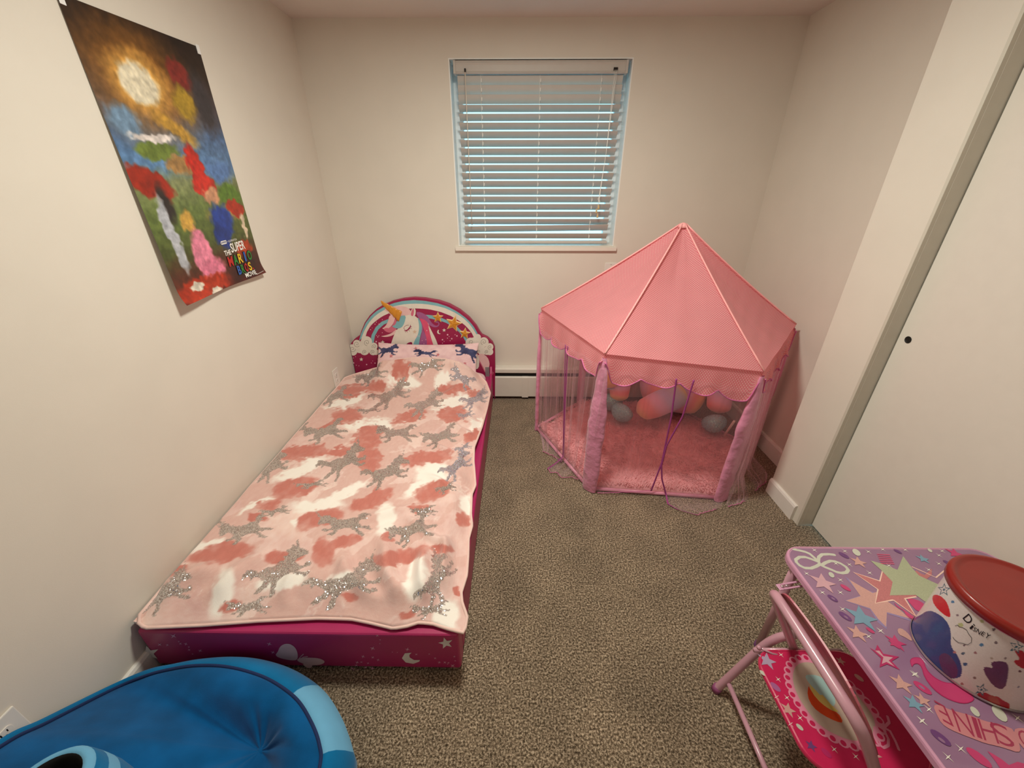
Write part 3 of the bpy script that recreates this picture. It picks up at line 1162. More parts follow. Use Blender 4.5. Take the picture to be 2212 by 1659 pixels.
m.add([(q.x + .008 * cos(2 * pi * k / 12), HY - .0066 - d, q.z + .008 * sin(2 * pi * k / 12)) for d in (0, .004) for k in range(12)],
      [(k, (k + 1) % 12, 12 + (k + 1) % 12, 12 + k) for k in range(12)] + [tuple(range(12, 24))])
m.build('bolt', blk, br)


def ftp(u, v, l=0.0):
    """foot panel print: crop coordinates of the photograph's lower left"""
    q = ony(260 + u / 2.765, 1000 + v / 2.765, BF)
    return Vector((q.x, BF - .0003 - l, q.z))


pr = Print(ftp)
FST = mat('foot_print_white', (0.86, 0.82, 0.80), .5)
FSP = mat('foot_print_pink', (0.82, 0.58, 0.68), .5)
FBT = mat('foot_print_blush', (0.87, 0.72, 0.73), .5)
pr.star(172, 1137, 66, FST, rot=-pi / 2 - .25, asp=.72)
pr.star(1944, 1075, 46, FST, rot=-pi / 2 - .25, asp=.75)
pr.poly([(1740, 1132), (1700, 1135), (1682, 1165), (1705, 1190), (1750, 1198), (1785, 1185), (1790, 1176), (1755, 1176), (1728, 1160), (1726, 1145)], FST)
pr.poly(sc([(990, 1076), (955, 1092), (940, 1130), (925, 1145), (950, 1165), (1030, 1180), (1062, 1172), (1058, 1120), (1030, 1085)], 2), FBT)
pr.poly(sc([(1062, 1165), (1120, 1160), (1190, 1165), (1228, 1185), (1200, 1205), (1130, 1208), (1085, 1195), (1055, 1180)], 2), FBT)
pr.poly(sc([(1085, 1195), (1150, 1205), (1140, 1225), (1110, 1222)], 1), FBT)
pr.strip([(1062, 1175), (1078, 1155), (1095, 1140)], 4, FBT)
pr.strip([(1065, 1175), (1095, 1158), (1120, 1155)], 4, FBT)
for x, y, r in ((318, 1032, 22), (236, 1083, 16), (282, 1086, 12), (350, 1065, 9), (360, 1078, 12), (392, 1080, 14), (410, 1098, 9), (412, 1115, 11), (432, 1140, 7), (478, 1120, 15), (890, 1080, 18), (912, 1130, 16),
                (1535, 1030, 12), (1552, 1055, 8), (1507, 1106, 18), (1550, 1078, 6), (1450, 1155, 14), (1508, 1160, 12), (1540, 1175, 12), (1415, 1190, 14), (1440, 1188, 10), (1480, 1195, 10), (1410, 1208, 12), (1465, 1220, 12), (1505, 1225, 16),
                (1385, 1225, 12), (1395, 1235, 10), (1715, 1112, 16), (1625, 1128, 6), (1655, 1130, 6), (1768, 1142, 11), (1845, 1140, 8), (1880, 1165, 11), (1905, 1190, 13), (1938, 1190, 12), (1960, 1192, 9), (1995, 1155, 10), (2000, 1180, 8), (1985, 1210, 17), (1955, 1200, 7), (1420, 1235, 9)):
    pr.star(x, y, r, FSP, inner=.28, n=4, rot=.3 + (x % 7) * .1, asp=.75)
pr.build('printed_stars', foot)

# mattress
MZ = .242
mt = thing('mattress', 'mattress in a pale pink fitted sheet mostly hidden under the blanket', 'mattress', (-.67, 1.65, .12))
SHEET = mat('pink_sheet', (0.90, 0.78, 0.79), rough=0.85, var=0.03, bump=0.15, bscale=160, sheen=0.2)
pts = rrect(BXL + .002, BF + .13, BXR - .045, HY - .012, .07, 8)
m = MB()
n = len(pts)
cxm, cym = (BXL + BXR - .043) / 2, (BF + HY) / 2
rings = []
for ins, z in ((.012, .1205), (0, .135), (0, MZ - .03), (.006, MZ - .012), (.02, MZ - .002), (.045, MZ)):
    rings.append([(x + (cxm - x) / abs(cxm - x + 1e-9) * min(ins, abs(cxm - x)), y + (cym - y) / abs(cym - y + 1e-9) * min(ins, abs(cym - y)), z) for x, y in pts])
vs = [q for R in rings for q in R]
fs = [(i * n + k, i * n + (k + 1) % n, (i + 1) * n + (k + 1) % n, (i + 1) * n + k) for i in range(len(rings) - 1) for k in range(n)]
fs += [tuple(reversed(range(n))), tuple((len(rings) - 1) * n + k for k in range(n))]
m.add(vs, fs)
m.build('fitted_sheet', SHEET, mt, smooth=True)

UNI = np.array([(-.56, .42), (-.44, .27), (-.40, .33), (-.36, .27), (-.28, .28), (-.24, .20), (-.17, .22), (-.14, .14), (-.06, .16), (-.02, .12), (.10, .13), (.22, .16), (.30, .14), (.36, .22), (.45, .27), (.56, .25), (.62, .17), (.54, .19), (.48, .16), (.52, .09), (.42, .12), (.36, .05), (.34, -.02),
                (.40, -.08), (.50, -.10), (.60, -.16), (.58, -.20), (.47, -.17), (.36, -.15), (.28, -.10), (.30, -.18), (.38, -.27), (.44, -.33), (.38, -.35), (.29, -.28), (.20, -.16), (.12, -.11), (0, -.10), (-.12, -.11), (-.16, -.20), (-.26, -.27), (-.36, -.27), (-.36, -.22), (-.27, -.21), (-.22, -.13),
                (-.32, -.12), (-.42, -.16), (-.48, -.09), (-.43, -.06), (-.37, -.10), (-.28, -.05), (-.27, .02), (-.32, .08), (-.42, .06), (-.52, .04), (-.55, .09), (-.50, .16), (-.46, .22)])


def uni(cx_, cy_, w, rot=0.0, flip=1, asp=.62):
    c_, s_ = cos(rot), sin(rot)
    return [(cx_ + (x * flip * c_ - y * s_) * w, cy_ - (x * flip * s_ + y * c_) * w * asp) for x, y in UNI]


# pillow leaning on the headboard
pil = thing('pillow', 'pale pink pillow printed with navy unicorns against the headboard', 'pillow', (-.61, 2.4, MZ))
PILM = mat_attr('pillowcase_print', rough=0.85, sheen=0.25, bump=0.12, bscale=260)
nu, nv = 150, 90
pl, pr_ = -.962, -.262
rows = []
for side in (1, -1):
    R = []
    for j in range(nv):
        v = j / (nv - 1) * 2 - 1
        r_ = []
        for i in range(nu):
            u = i / (nu - 1) * 2 - 1
            th = .045 * (max(0, (1 - abs(u) ** 2.6)) * max(0, (1 - abs(v) ** 2.6))) ** .55
            pin = 1 - .12 * (1 - abs(u) ** 2) * abs(v) ** 3
            pinx = 1 - .035 * (1 - abs(v) ** 2) * abs(u) ** 3
            a = u * pinx * (pr_ - pl) / 2
            b = v * pin * .162
            wr = .004 * sin(9 * u + 3 * v) * (1 - v * v)
            d = th * side + wr * (1 - abs(u)) * (1 - abs(v))
            ti = radians(45)
            r_.append(((pl + pr_) / 2 + a, 2.435 + b * cos(ti) - d * sin(ti), MZ + .104 + b * sin(ti) + d * cos(ti)))
        R.append(r_)
    rows.append(np.array(R))
m = MB()
m.grid(rows[0])
m.grid(rows[1], flip=True)
PV = np.array(m.v)
px = project(PV)
colp = np.tile(np.array([.90, .755, .765]), (len(PV), 1))
pn = fbm(PV[:, 0] * 26, PV[:, 1] * 26 + PV[:, 2] * 20, 5)
colp += (pn[:, None] - .5) * np.array([.10, .14, .12])
wx_ = px[:, 0] + (fbm(px[:, 0] / 5, px[:, 1] / 5, 8) - .5) * 3
wy_ = px[:, 1] + (fbm(px[:, 0] / 5, px[:, 1] / 5, 18) - .5) * 3
front = np.arange(len(PV)) < nu * nv
for a in (uni(838, 757, 44, .1, -1, .95), uni(917, 763, 46, -.1, 1, .6), uni(1010, 760, 56, -.35, 1, .95)):
    mk = inpoly(wx_, wy_, a) & front
    colp[mk] = np.array([.22, .23, .38]) + (pn[mk][:, None] - .5) * .25
for x, y, r in ((845, 769, 5), (946, 766, 5), (898, 752, 3.5), (980, 743, 3), (1005, 785, 4)):
    st = [(x + (r if i % 2 == 0 else r * .42) * cos(-pi / 2 + pi * i / 5), y + (r if i % 2 == 0 else r * .42) * sin(-pi / 2 + pi * i / 5)) for i in range(10)]
    colp[inpoly(px[:, 0], px[:, 1], st) & front] = (.76, .42, .45)
cl = np.array(lin(tuple(np.clip(colp, 0, 1).T))).T if False else np.where(colp <= .04045, colp / 12.92, ((np.clip(colp, 0, 1) + .055) / 1.055) ** 2.4)
m.build('pillowcase', PILM, pil, smooth=True, cols=cl)

# blanket
NU, NV = 250, 440
BZ = MZ + .020


def curve(lst, n):
    return resample([onz(x, y, z) for x, y, z in lst], n)


foot_e = [(300, 1345, .222), (312, 1356, .210), (440, 1350, .205), (560, 1341, .204), (690, 1335, .204), (760, 1337, .204), (800, 1345, .204), (850, 1357, .203), (880, 1352, .205), (905, 1344, .207), (935, 1347, .205), (965, 1357, .203), (1003, 1367, .203)]
right_e = [(1003, 1367, .203), (1009, 1330, .208), (998, 1300, .222), (996, 1280, .222), (1008, 1242, .215), (1011, 1200, .216), (1012, 1163, .222), (1020, 1134, .214), (1017, 1110, .222), (1019, 1067, .224), (1027, 1048, .218), (1025, 1019, .226), (1023, 995, .236), (1024, 966, .246), (1041, 922, .232), (1052, 882, .222), (1059, 849, .222), (1050, 825, .245), (1030, 806, .285)]
head_e = [(727, 823, .262), (757, 811, .268), (790, 801, .275), (815, 794, .308), (824, 786, .352), (858, 776, .392), (890, 773, .408), (925, 773, .414), (960, 775, .412), (992, 782, .395), (1015, 795, .340), (1030, 806, .285)]
Bf = curve(foot_e, NU)
Br = curve(right_e, NV)
Bh = curve(head_e, NU)
Lz = np.linspace(.222, .262, NV)
Bl = np.stack([np.full(NV, XL + .010), np.linspace(Bf[0][1], Bh[0][1], NV), Lz], 1)
Bl[:, 0] += .0035 * (vnoise(Bl[:, 1] * 9, Bl[:, 1] * 0, 4))
for E_ in (Bf, Bh):
    E_[:, 0] = np.maximum(E_[:, 0], XL + .010)
Bl[0], Bl[-1] = Bf[0], Bh[0]
u = np.linspace(0, 1, NU)[None, :, None]
v = np.linspace(0, 1, NV)[:, None, None]
S = (1 - v) * Bf[None] + v * Bh[None] + (1 - u) * Bl[:, None] + u * Br[:, None] - ((1 - u) * (1 - v) * Bf[0] + u * (1 - v) * Bf[-1] + (1 - u) * v * Bh[0] + u * v * Bh[-1])
uu, vv = u[..., 0] * np.ones((NV, 1)), v[..., 0] * np.ones((1, NU))
X, Y = S[..., 0], S[..., 1]


def sst(a, b, x):
    t_ = np.clip((x - a) / (b - a), 0, 1)
    return t_ * t_ * (3 - 2 * t_)


ZT = BZ + .006 * (fbm(X * 5, Y * 5, 31) - .5) + .004 * (fbm(X * 14, Y * 14, 33, 2) - .5)
# pillow mound under the head end
pm = sst(-1.0, -.88, X) * (1 - sst(-.36, -.22, X))
psurf = .400 + (Y - 2.405) * .93 + .010
ZT = ZT + pm * (np.logaddexp(0, (psurf - BZ) * 60) / 60 + .012 * sst(2.05, 2.3, Y))
# soft folds
for (x0, y0, x1, y1, w_, h_) in ((-.36, .80, -.50, 1.02, .030, .020), (-.42, .79, -.62, .92, .022, .010), (-.28, .80, -.34, .98, .025, .022), (-.21, .84, -.27, 1.05, .02, .018), (-.24, 1.0, -.44, 1.12, .02, .012),
                                (-.22, 1.30, -.40, 1.36, .018, .010), (-.22, 1.52, -.42, 1.60, .016, .010), (-.24, 1.72, -.38, 1.84, .016, .009), (-.55, .78, -.60, .95, .022, .008), (-.95, .80, -.88, .98, .03, .010), (-.72, .78, -.76, .90, .02, .006),
                                (-.60, 1.10, -.30, 1.22, .02, .007), (-1.12, .80, -1.02, .92, .03, .012), (-.9, 2.30, -.70, 2.05, .03, .008), (-.35, 2.3, -.48, 2.05, .03, .010)):
    dx_, dy_ = x1 - x0, y1 - y0
    L_ = sqrt(dx_ ** 2 + dy_ ** 2)
    t_ = ((X - x0) * dx_ + (Y - y0) * dy_) / L_ ** 2
    d_ = ((X - x0) * dy_ - (Y - y0) * dx_) / L_ + .012 * np.sin(t_ * 5)
    h_ *= 1.7
    ZT = ZT + h_ * np.exp(-(d_ / w_) ** 2) * sst(-.15, .15, t_) * (1 - sst(.6, 1.2, t_)) - .5 * h_ * np.exp(-((d_ - 2 * w_) / w_) ** 2) * sst(-.15, .15, t_) * (1 - sst(.6, 1.2, t_))
ZT = ZT + .009 * np.sin(Y * 31 + X * 10 + 2 * np.sin(Y * 9)) * sst(.82, .97, uu)
ZT = ZT + .013 * np.sin(X * 38 - Y * 22 + 1.5 * np.sin(X * 11)) * (1 - sst(.02, .20, vv)) * sst(.55, .80, uu)
ZT = ZT + .006 * np.sin(X * 19 + 1) * (1 - sst(.0, .14, vv)) * (1 - sst(.5, .7, uu))
ef = 1 - sst(-.02, .08, vv)
ef = np.maximum(ef, 1 - sst(0, .01, vv))          # weight of the foot edge
er = sst(.90, 1.0, uu)
eh = sst(.965, 1.0, vv)
el = 1 - sst(0, .04, uu)
Z = ZT * (1 - er) + (Br[:, None, 2] * np.ones((1, NU))) * er
Z = Z * (1 - el) + (Bl[:, None, 2] * np.ones((1, NU))) * el
Z = Z * (1 - ef) + (Bf[None, :, 2] * np.ones((NV, 1))) * ef
Z = Z * (1 - eh) + (Bh[None, :, 2] * np.ones((NV, 1))) * eh
lift_ = (MZ + .010) * sst(BF + .09, BF + .15, Y) * sst(.01, .07, uu) * (1 - sst(.86, .93, uu))
Z = np.where(lift_ > Z, lift_, Z)
S = np.stack([X, Y, Z], -1)
PV = S.reshape(-1, 3)
px = project(PV)
gx = PV[:, 0]
gy = PV[:, 1]
wob = 26 * (PV[:, 1] * 0 + 1) * (620 / np.maximum(300, 1900 - px[:, 1]))
wx_ = px[:, 0] + (fbm(gx * 16, gy * 16, 41) - .5) * 26 + (fbm(gx * 60, gy * 60, 42, 2) - .5) * 12
wy_ = px[:, 1] + (fbm(gx * 16, gy * 16, 51) - .5) * 20 + (fbm(gx * 60, gy * 60, 52, 2) - .5) * 9
fx_ = px[:, 0] + (fbm(gx * 70, gy * 70, 61, 2) - .5) * 6
fy_ = px[:, 1] + (fbm(gx * 70, gy * 70, 71, 2) - .5) * 5
n_a = fbm(gx * 7, gy * 7 + gx * 3, 81)
n_b = fbm(gx * 30, gy * 30, 91)
col = np.tile(np.array([.895, .765, .735]), (len(PV), 1))
col += (n_a[:, None] - .5) * np.array([.10, .16, .14]) + (n_b[:, None] - .5) * np.array([.06, .10, .10])


# dusty second tone in ragged drifts across the cloth
ga = (gx * .80 + gy * .60) * 5.2
gb = (-gx * .60 + gy * .80) * 11
dr = fbm(ga + .6 * n_b, gb + .6 * n_b, 101, 4)
wd = np.clip((dr - .52) / .03, 0, 1)[:, None]
col = col * (1 - .85 * wd) + np.array([.855, .70, .665]) * .85 * wd
we = np.clip(1 - np.abs(dr - .515) / .012, 0, 1)[:, None] * np.clip((fbm(gx * 6, gy * 6, 131) - .45) / .1, 0, 1)[:, None]
col = col * (1 - .5 * we) + np.array([.95, .89, .85]) * .5 * we


def ell(cx_, cy_, rx, ry, rot):
    r = radians(rot)
    dx_, dy_ = wx_ - cx_, wy_ - cy_
    a = (dx_ * cos(r) + dy_ * sin(r)) / rx
    b = (-dx_ * sin(r) + dy_ * cos(r)) / ry
    return np.sqrt(a * a + b * b)


for (a, b, rx, ry, ro) in ((978, 868, 42, 9, -20), (646, 1015, 55, 10, -25), (919, 1046, 48, 11, -30), (806, 917, 40, 11, -8), (931, 1019, 34, 17, -20), (687, 1092, 50, 12, -5), (745, 1067, 48, 8, -25), (831, 1121, 18, 32, 10),
                           (477, 1278, 20, 48, 10), (622, 1255, 40, 14, -15), (900, 1246, 20, 46, 10), (965, 1330, 22, 28, 0), (448, 1181, 34, 8, -20), (593, 1264, 34, 13, -10), (1030, 918, 18, 10, -20), (870, 822, 30, 14, 10), (745, 868, 40, 9, -15), (700, 860, 20, 6, 0), (955, 822, 16, 20, 0),
                           (560, 1090, 40, 7, -25), (760, 915, 25, 8, -20), (1010, 1090, 12, 20, 0), (735, 1250, 30, 16, -20), (650, 1130, 20, 8, 0), (545, 1000, 25, 6, -30)):
    w_ = np.clip((1.38 - ell(a, b, rx, ry, ro)) / .5, 0, 1)[:, None]
    col = col * (1 - w_) + np.array([.965, .94, .91]) * w_
for (a, b, rx, ry, ro) in ((865, 799, 22, 27, 10), (762, 842, 42, 12, -10), (815, 837, 24, 14, 0), (978, 840, 40, 12, -10), (1028, 849, 24, 10, 0), (750, 898, 34, 17, -10), (982, 896, 34, 20, 0), (885, 902, 38, 13, -20),
                           (793, 945, 38, 24, -35), (650, 978, 62, 16, -8), (735, 975, 30, 12, 0), (797, 992, 30, 26, 10), (922, 988, 56, 14, -12), (1019, 940, 20, 11, -30), (635, 1055, 52, 21, -22), (935, 1060, 44, 22, -25), (804, 1078, 52, 18, -25),
                           (689, 1121, 54, 20, -18), (583, 1092, 30, 13, -10), (998, 1121, 16, 17, 0), (908, 1098, 24, 9, 0), (477, 1195, 76, 19, -10), (614, 1203, 40, 15, -5), (696, 1193, 28, 34, 0), (868, 1202, 70, 18, -12), (499, 1313, 24, 15, 0),
                           (760, 1290, 16, 12, 0), (878, 1325, 20, 9, -10), (375, 1232, 34, 11, -10), (745, 1170, 40, 14, -10), (840, 1160, 14, 10, 0), (955, 1190, 20, 12, 0), (560, 1120, 20, 10, 0), (712, 918, 26, 9, -20), (985, 1275, 10, 14, 0)):
    e_ = ell(a, b, rx, ry, ro)
    w_ = np.clip((1.08 - e_) / .2, 0, 1)[:, None] * np.clip(.82 + .9 * (n_b - .5) + .35 * np.clip(1 - e_, 0, 1), .35, 1)[:, None]
    col = col * (1 - w_) + np.array([.775, .475, .43]) * w_
mask = np.zeros(len(PV))
for (a, b, w_, ro, fl, asp) in ((800, 812, 52, .6, 1, .7), (926, 790, 58, .3, -1, .6), (996, 816, 44, -.5, 1, .8), (722, 857, 52, .4, 1, .7), (848, 852, 72, .5, -1, .6), (798, 886, 40, .5, 1, .35), (922, 872, 66, .5, -1, .65), (1028, 862, 48, .4, -1, .7), (1006, 897, 26, .4, 1, .6),
                                (700, 934, 70, .35, 1, .65), (855, 936, 66, .1, 1, .6), (950, 944, 58, .4, 1, .75), (745, 997, 84, .5, -1, .65), (672, 1047, 52, .4, 1, .3), (838, 1020, 80, .4, -1, .65), (988, 1005, 60, .7, -1, .7), (962, 1055, 34, .5, 1, .6), (588, 1008, 66, .6, -1, .7),
                                (643, 927, 42, .4, 1, .5), (527, 1146, 82, .35, 1, .65), (742, 1133, 84, .1, 1, .6), (888, 1146, 78, .5, 1, .75), (608, 1232, 116, .55, -1, .62), (750, 1260, 128, .35, -1, .62), (944, 1250, 92, 1.1, -1, .7), (360, 1278, 96, .4, -1, .75),
                                (535, 1312, 70, .3, 1, .55), (930, 1318, 60, .3, 1, .55), (462, 1130, 40, .5, 1, .4), (1000, 968, 30, .6, 1, .5), (915, 1105, 40, .3, 1, .6), (595, 1105, 50, .5, 1, .35), (430, 1150, 26, .8, 1, .5)):
    mk = inpoly(fx_, fy_, uni(a, b, w_ * 1.2, ro, fl, asp * 1.32))
    tint = np.array([.61, .56, .53]) if (px[mk, 0].mean() if mk.any() else 0) < 985 else np.array([.62, .61, .67])
    col[mk] = tint + (n_b[mk][:, None] - .5) * .14 + (col[mk] - .7) * .12
    mask[mk] = 1
cl = np.where(col <= .04045, col / 12.92, ((np.clip(col, 0, 1) + .055) / 1.055) ** 2.4)
BLM = mat_attr('fleece_print', rough=0.9, sheen=0.35, bump=0.35, bscale=330, spec=0.15)
glitterize(BLM, cell=380, amount=0.95, attr='Mask', thr=0.40)
bl = thing('blanket', 'pink plush blanket with coral clouds and glittery grey unicorns spread over the bed', 'blanket', (-.67, 1.6, BZ))
m = MB()
m.grid(S)
m.build('fleece', BLM, bl, smooth=True, cols=cl, mask=mask)
edge = [tuple(q) for q in np.concatenate([S[0, ::4], S[4:-4:4, -1], S[-1, ::-4], S[-5:4:-4, 0]])]
m = MB()
m.tube([(a, b, c - .001) for a, b, c in edge], .0052, 7, closed=True)
m.build('hem', mat('fleece_hem', (0.92, 0.79, 0.755), rough=0.9, sheen=0.4, bump=0.3, bscale=300), bl, smooth=True)

# ------------------------------------------------------------------ play tent
TC = Vector((.80, 2.03, 0))
TV = [Vector((.14, 2.175, .805)), Vector((.388, 1.588, .765)), Vector((1.058, 1.525, .712)), Vector((1.452, 1.965, .782)), Vector((1.12, 2.50, .80)), Vector((.47, 2.52, .80))]
TF = [Vector((.135, 2.17, 0)), Vector((.385, 1.588, 0)), Vector((1.04, 1.525, 0)), Vector((1.42, 1.98, 0)), Vector((1.12, 2.50, 0)), Vector((.47, 2.52, 0))]
APX = Vector((.822, 2.08, 1.266))
tent = thing('play_tent', 'six-sided pink polka-dot princess tent with scalloped canopy and sheer net curtains', 'tent', TC)


def dotted(name, basec, dotc, pitch, rad):
    m = mat(name, basec, rough=0.75, var=0.03, scale=12, sheen=0.15)
    t = m.node_tree
    p = t.nodes['Principled BSDF']
    uv = N(t, 'ShaderNodeUVMap')
    src = [l for l in t.links if l.to_socket == p.inputs['Base Color']][0].from_socket
    last = None
    for off in (0.0, 0.5):
        sc_ = N(t, 'ShaderNodeVectorMath', operation='MULTIPLY_ADD')
        sc_.inputs[1].default_value = (1 / pitch, 1 / pitch, 0)
        sc_.inputs[2].default_value = (off, off, 0)
        t.links.new(uv.outputs[0], sc_.inputs[0])
        fr_ = N(t, 'ShaderNodeVectorMath', operation='FRACTION')
        t.links.new(sc_.outputs[0], fr_.inputs[0])
        ds = N(t, 'ShaderNodeVectorMath', operation='DISTANCE')
        ds.inputs[1].default_value = (.5, .5, 0)
        t.links.new(fr_.outputs[0], ds.inputs[0])
        lt = N(t, 'ShaderNodeMapRange')
        lt.inputs['From Min'].default_value = rad * .8
        lt.inputs['From Max'].default_value = rad * 1.2
        lt.inputs['To Min'].default_value = 1
        lt.inputs['To Max'].default_value = 0
        t.links.new(ds.outputs['Value'], lt.inputs['Value'])
        if last is None:
            last = lt
        else:
            mx_ = N(t, 'ShaderNodeMath', operation='MAXIMUM')
            t.links.new(last.outputs[0], mx_.inputs[0])
            t.links.new(lt.outputs[0], mx_.inputs[1])
            last = mx_
    mix = N(t, 'ShaderNodeMix', data_type='RGBA')
    t.links.new(last.outputs[0], mix.inputs['Factor'])
    t.links.new(src, mix.inputs['A'])
    mix.inputs['B'].default_value = (*lin(dotc), 1)
    t.links.new(mix.outputs['Result'], p.inputs['Base Color'])
    tl = N(t, 'ShaderNodeBsdfTranslucent')
    t.links.new(mix.outputs['Result'], tl.inputs[0])
    ms = N(t, 'ShaderNodeMixShader')
    ms.inputs[0].default_value = 0.46
    t.links.new(p.outputs[0], ms.inputs[1])
    t.links.new(tl.outputs[0], ms.inputs[2])
    t.links.new(ms.outputs[0], t.nodes['Material Output'].inputs['Surface'])
    return m


DOTM = dotted('polka_dot_cloth', (0.94, 0.55, 0.605), (0.985, 0.85, 0.82), .0112, .20)
SEAM = mat('tent_seam', (0.95, 0.66, 0.66), rough=0.7)
SATIN = mat('satin_sleeve', (0.85, 0.54, 0.67), rough=0.33, var=0.05, scale=8, sheen=0.3, spec=0.6, bump=0.6, bscale=24, bdist=.012)
TRIM = mat('violet_trim', (0.80, 0.40, 0.62), rough=0.5)
RIB = mat('purple_ribbon', (0.62, 0.25, 0.52), rough=0.45)

# roof panels
for i in range(6):
    A, B = TV[i], TV[(i + 1) % 6]
    e1 = (B - A).normalized()
    e2 = ((A + B) / 2 - APX)
    e2 = (e2 - e1 * e2.dot(e1)).normalized()
    nrm = e1.cross(e2)
    if nrm.z < 0:
        nrm = -nrm
    G, UVs = [], []
    ns, nt = 34, 40
    ss_, tt_ = np.meshgrid(np.linspace(0, 1, ns), np.linspace(.018, 1, nt))
    rn = fbm(ss_ * 5 + i * 9, tt_ * 3, 5)
    for j in range(nt):
        t_ = .018 + (1 - .018) * j / (nt - 1)
        row = []
        for k in range(ns):
            s_ = k / (ns - 1)
            q = APX + (A.lerp(B, s_) - APX) * t_
            sag = -.030 * sin(pi * s_) * sin(pi * min(1, t_)) ** .8 - .012 * t_ * (1 - t_) * 4
            wr = .0035 * (rn[j][k] - .5) * sin(pi * s_) * 2 + .0022 * sin(22 * s_ + 5 * t_) * sin(pi * s_) * t_
            if i == 2:
                wr += .0022 * sin(60 * t_ + 9 * s_) * sin(pi * s_) * t_
            row.append(tuple(q + nrm * (sag + wr)))
            d = q - APX
            UVs.append((d.dot(e1) + i * .37, d.dot(e2)))
        G.append(row)
    m = MB()
    m.grid(np.array(G))
    m.build('roof_panel', DOTM, tent, smooth=True, uvs=UVs)
m = MB()
m.lathe([(.003, .006), (.012, .003), (.020, -.004), (.027, -.018)], APX - Vector((0, 0, .006)), 16)
m.v = [(a, b, c) for a, b, c in m.v]
m.build('roof_tip', SEAM, tent, smooth=True)
for i in range(6):
    A = TV[i]
    m = MB()
    pts = []
    for j in range(14):
        t_ = .02 + .98 * j / 13
        pts.append(APX + (A - APX) * t_ - Vector((0, 0, .012 * t_ * (1 - t_) * 4 - .0035)))
    m.tube(pts, .0042, 8)
    m.build('ridge_piping', SEAM, tent, smooth=True)


def arcpos(A, B, s_):
    return A.lerp(B, s_)


# scalloped valance with its trim
for i in range(6):
    A, B = TV[i], TV[(i + 1) % 6]
    mid = (A + B) / 2
    e1 = (B - A).normalized()
    outn = Vector((mid.x - TC.x, mid.y - TC.y, 0))
    e1h = Vector((e1.x, e1.y, 0)).normalized()
    outn = (outn - e1h * outn.dot(e1h)).normalized()
    L_ = (B - A).length
    ns, nv_ = 90, 16
    G, UVs, bot = [], [], []
    for j in range(nv_):
        v_ = j / (nv_ - 1)
        row = []
        for k in range(ns):
            s_ = k / (ns - 1)
            endt = min(1, min(s_, 1 - s_) / .07)
            endt = endt * endt * (3 - 2 * endt)
            h_ = (.020 + .064 * endt) + .036 * abs(sin(4 * pi * s_)) ** .75 * endt
            h_ *= (1.0 + .10 * sin(7 * s_ + i * 2))
            if v_ < .14:
                du, dz = -.005 * v_ / .14, -.018 * v_ / .14
            elif v_ < .22:
                w_ = (v_ - .14) / .08
                du, dz = -.005 + .001 * w_, -.018 - .006 * w_
            else:
                w_ = (v_ - .22) / .78
                rip = .007 * sin(26 * s_ + 3 * i) + .004 * sin(47 * s_ + i)
                du = -.004 + (.016 + rip) * w_
                dz = -.024 - (h_ - .010) * w_
            q = A.lerp(B, s_) + outn * du + Vector((0, 0, dz))
            row.append(tuple(q))
            UVs.append((s_ * L_ + i * .21, v_ * .105))
        G.append(row)
    bot = G[-1]
    m = MB()
    m.grid(np.array(G))
    vo = m.build('valance', DOTM, tent, smooth=True, uvs=UVs)
    m = MB()
    m.tube(bot, .0030, 6)
    m.build('scallop_trim', TRIM, vo, smooth=True)

# satin sleeves over the posts and the pole inside
POLE = mat('white_tube', (0.90, 0.80, 0.82), rough=0.35)
for i in range(6):
    A, B = TV[i], TF[i]
    outn = Vector((B.x - TC.x, B.y - TC.y, 0)).normalized()
    tan = Vector((-outn.y, outn.x, 0))
    wid = [.026, .040, .044, .030, .03, .03][i]
    G = []
    nz_ = 60
    kk_, jj_ = np.meshgrid(np.arange(20), np.arange(60))
    wn = fbm(np.abs(kk_ - 10) * .35 + i * 11 + jj_ * .05, jj_ * .22, 3, 3)
    for j in range(nz_):
        v_ = j / (nz_ - 1)
        zc = A.z - .020 + (.004 - A.z + .020) * v_
        c = Vector((A.x + (B.x - A.x) * v_, A.y + (B.y - A.y) * v_, zc))
        row = []
        for k in range(20):
            a = 2 * pi * k / 20
            rr = wid * (.30 + .70 * min(1, v_ / .35) ** .8) * (1.0 + .12 * sin(pi * v_))
            wr = 1 + .30 * (wn[j][k] - .5) - .22 * max(0, cos(a + 1.9 - .6 * v_)) ** 6 * v_
            row.append(tuple(c + tan * (cos(a) * rr * wr) + outn * (sin(a) * rr * .45 * wr)))
        G.append(row)
    m = MB()
    m.grid(np.array(G), wrap_u=True)
    sl = m.build('post_sleeve', SATIN, tent, smooth=True)
for i in range(6):
    m = MB()
    m.tube([TV[i] - Vector((0, 0, .035)), TF[i] + Vector((0, 0, .003))], .006, 8)
    m.build('pole', POLE, tent, smooth=True)
for i in range(6):
    A, B = TF[i], TF[(i + 1) % 6]
    m = MB()
    m.tube([A + Vector((0, 0, .011)), B + Vector((0, 0, .011))], .0095, 10)
    m.build('base_tube', mat('pink_base_tube', (0.86, 0.58, 0.68), rough=0.35), tent, smooth=True)

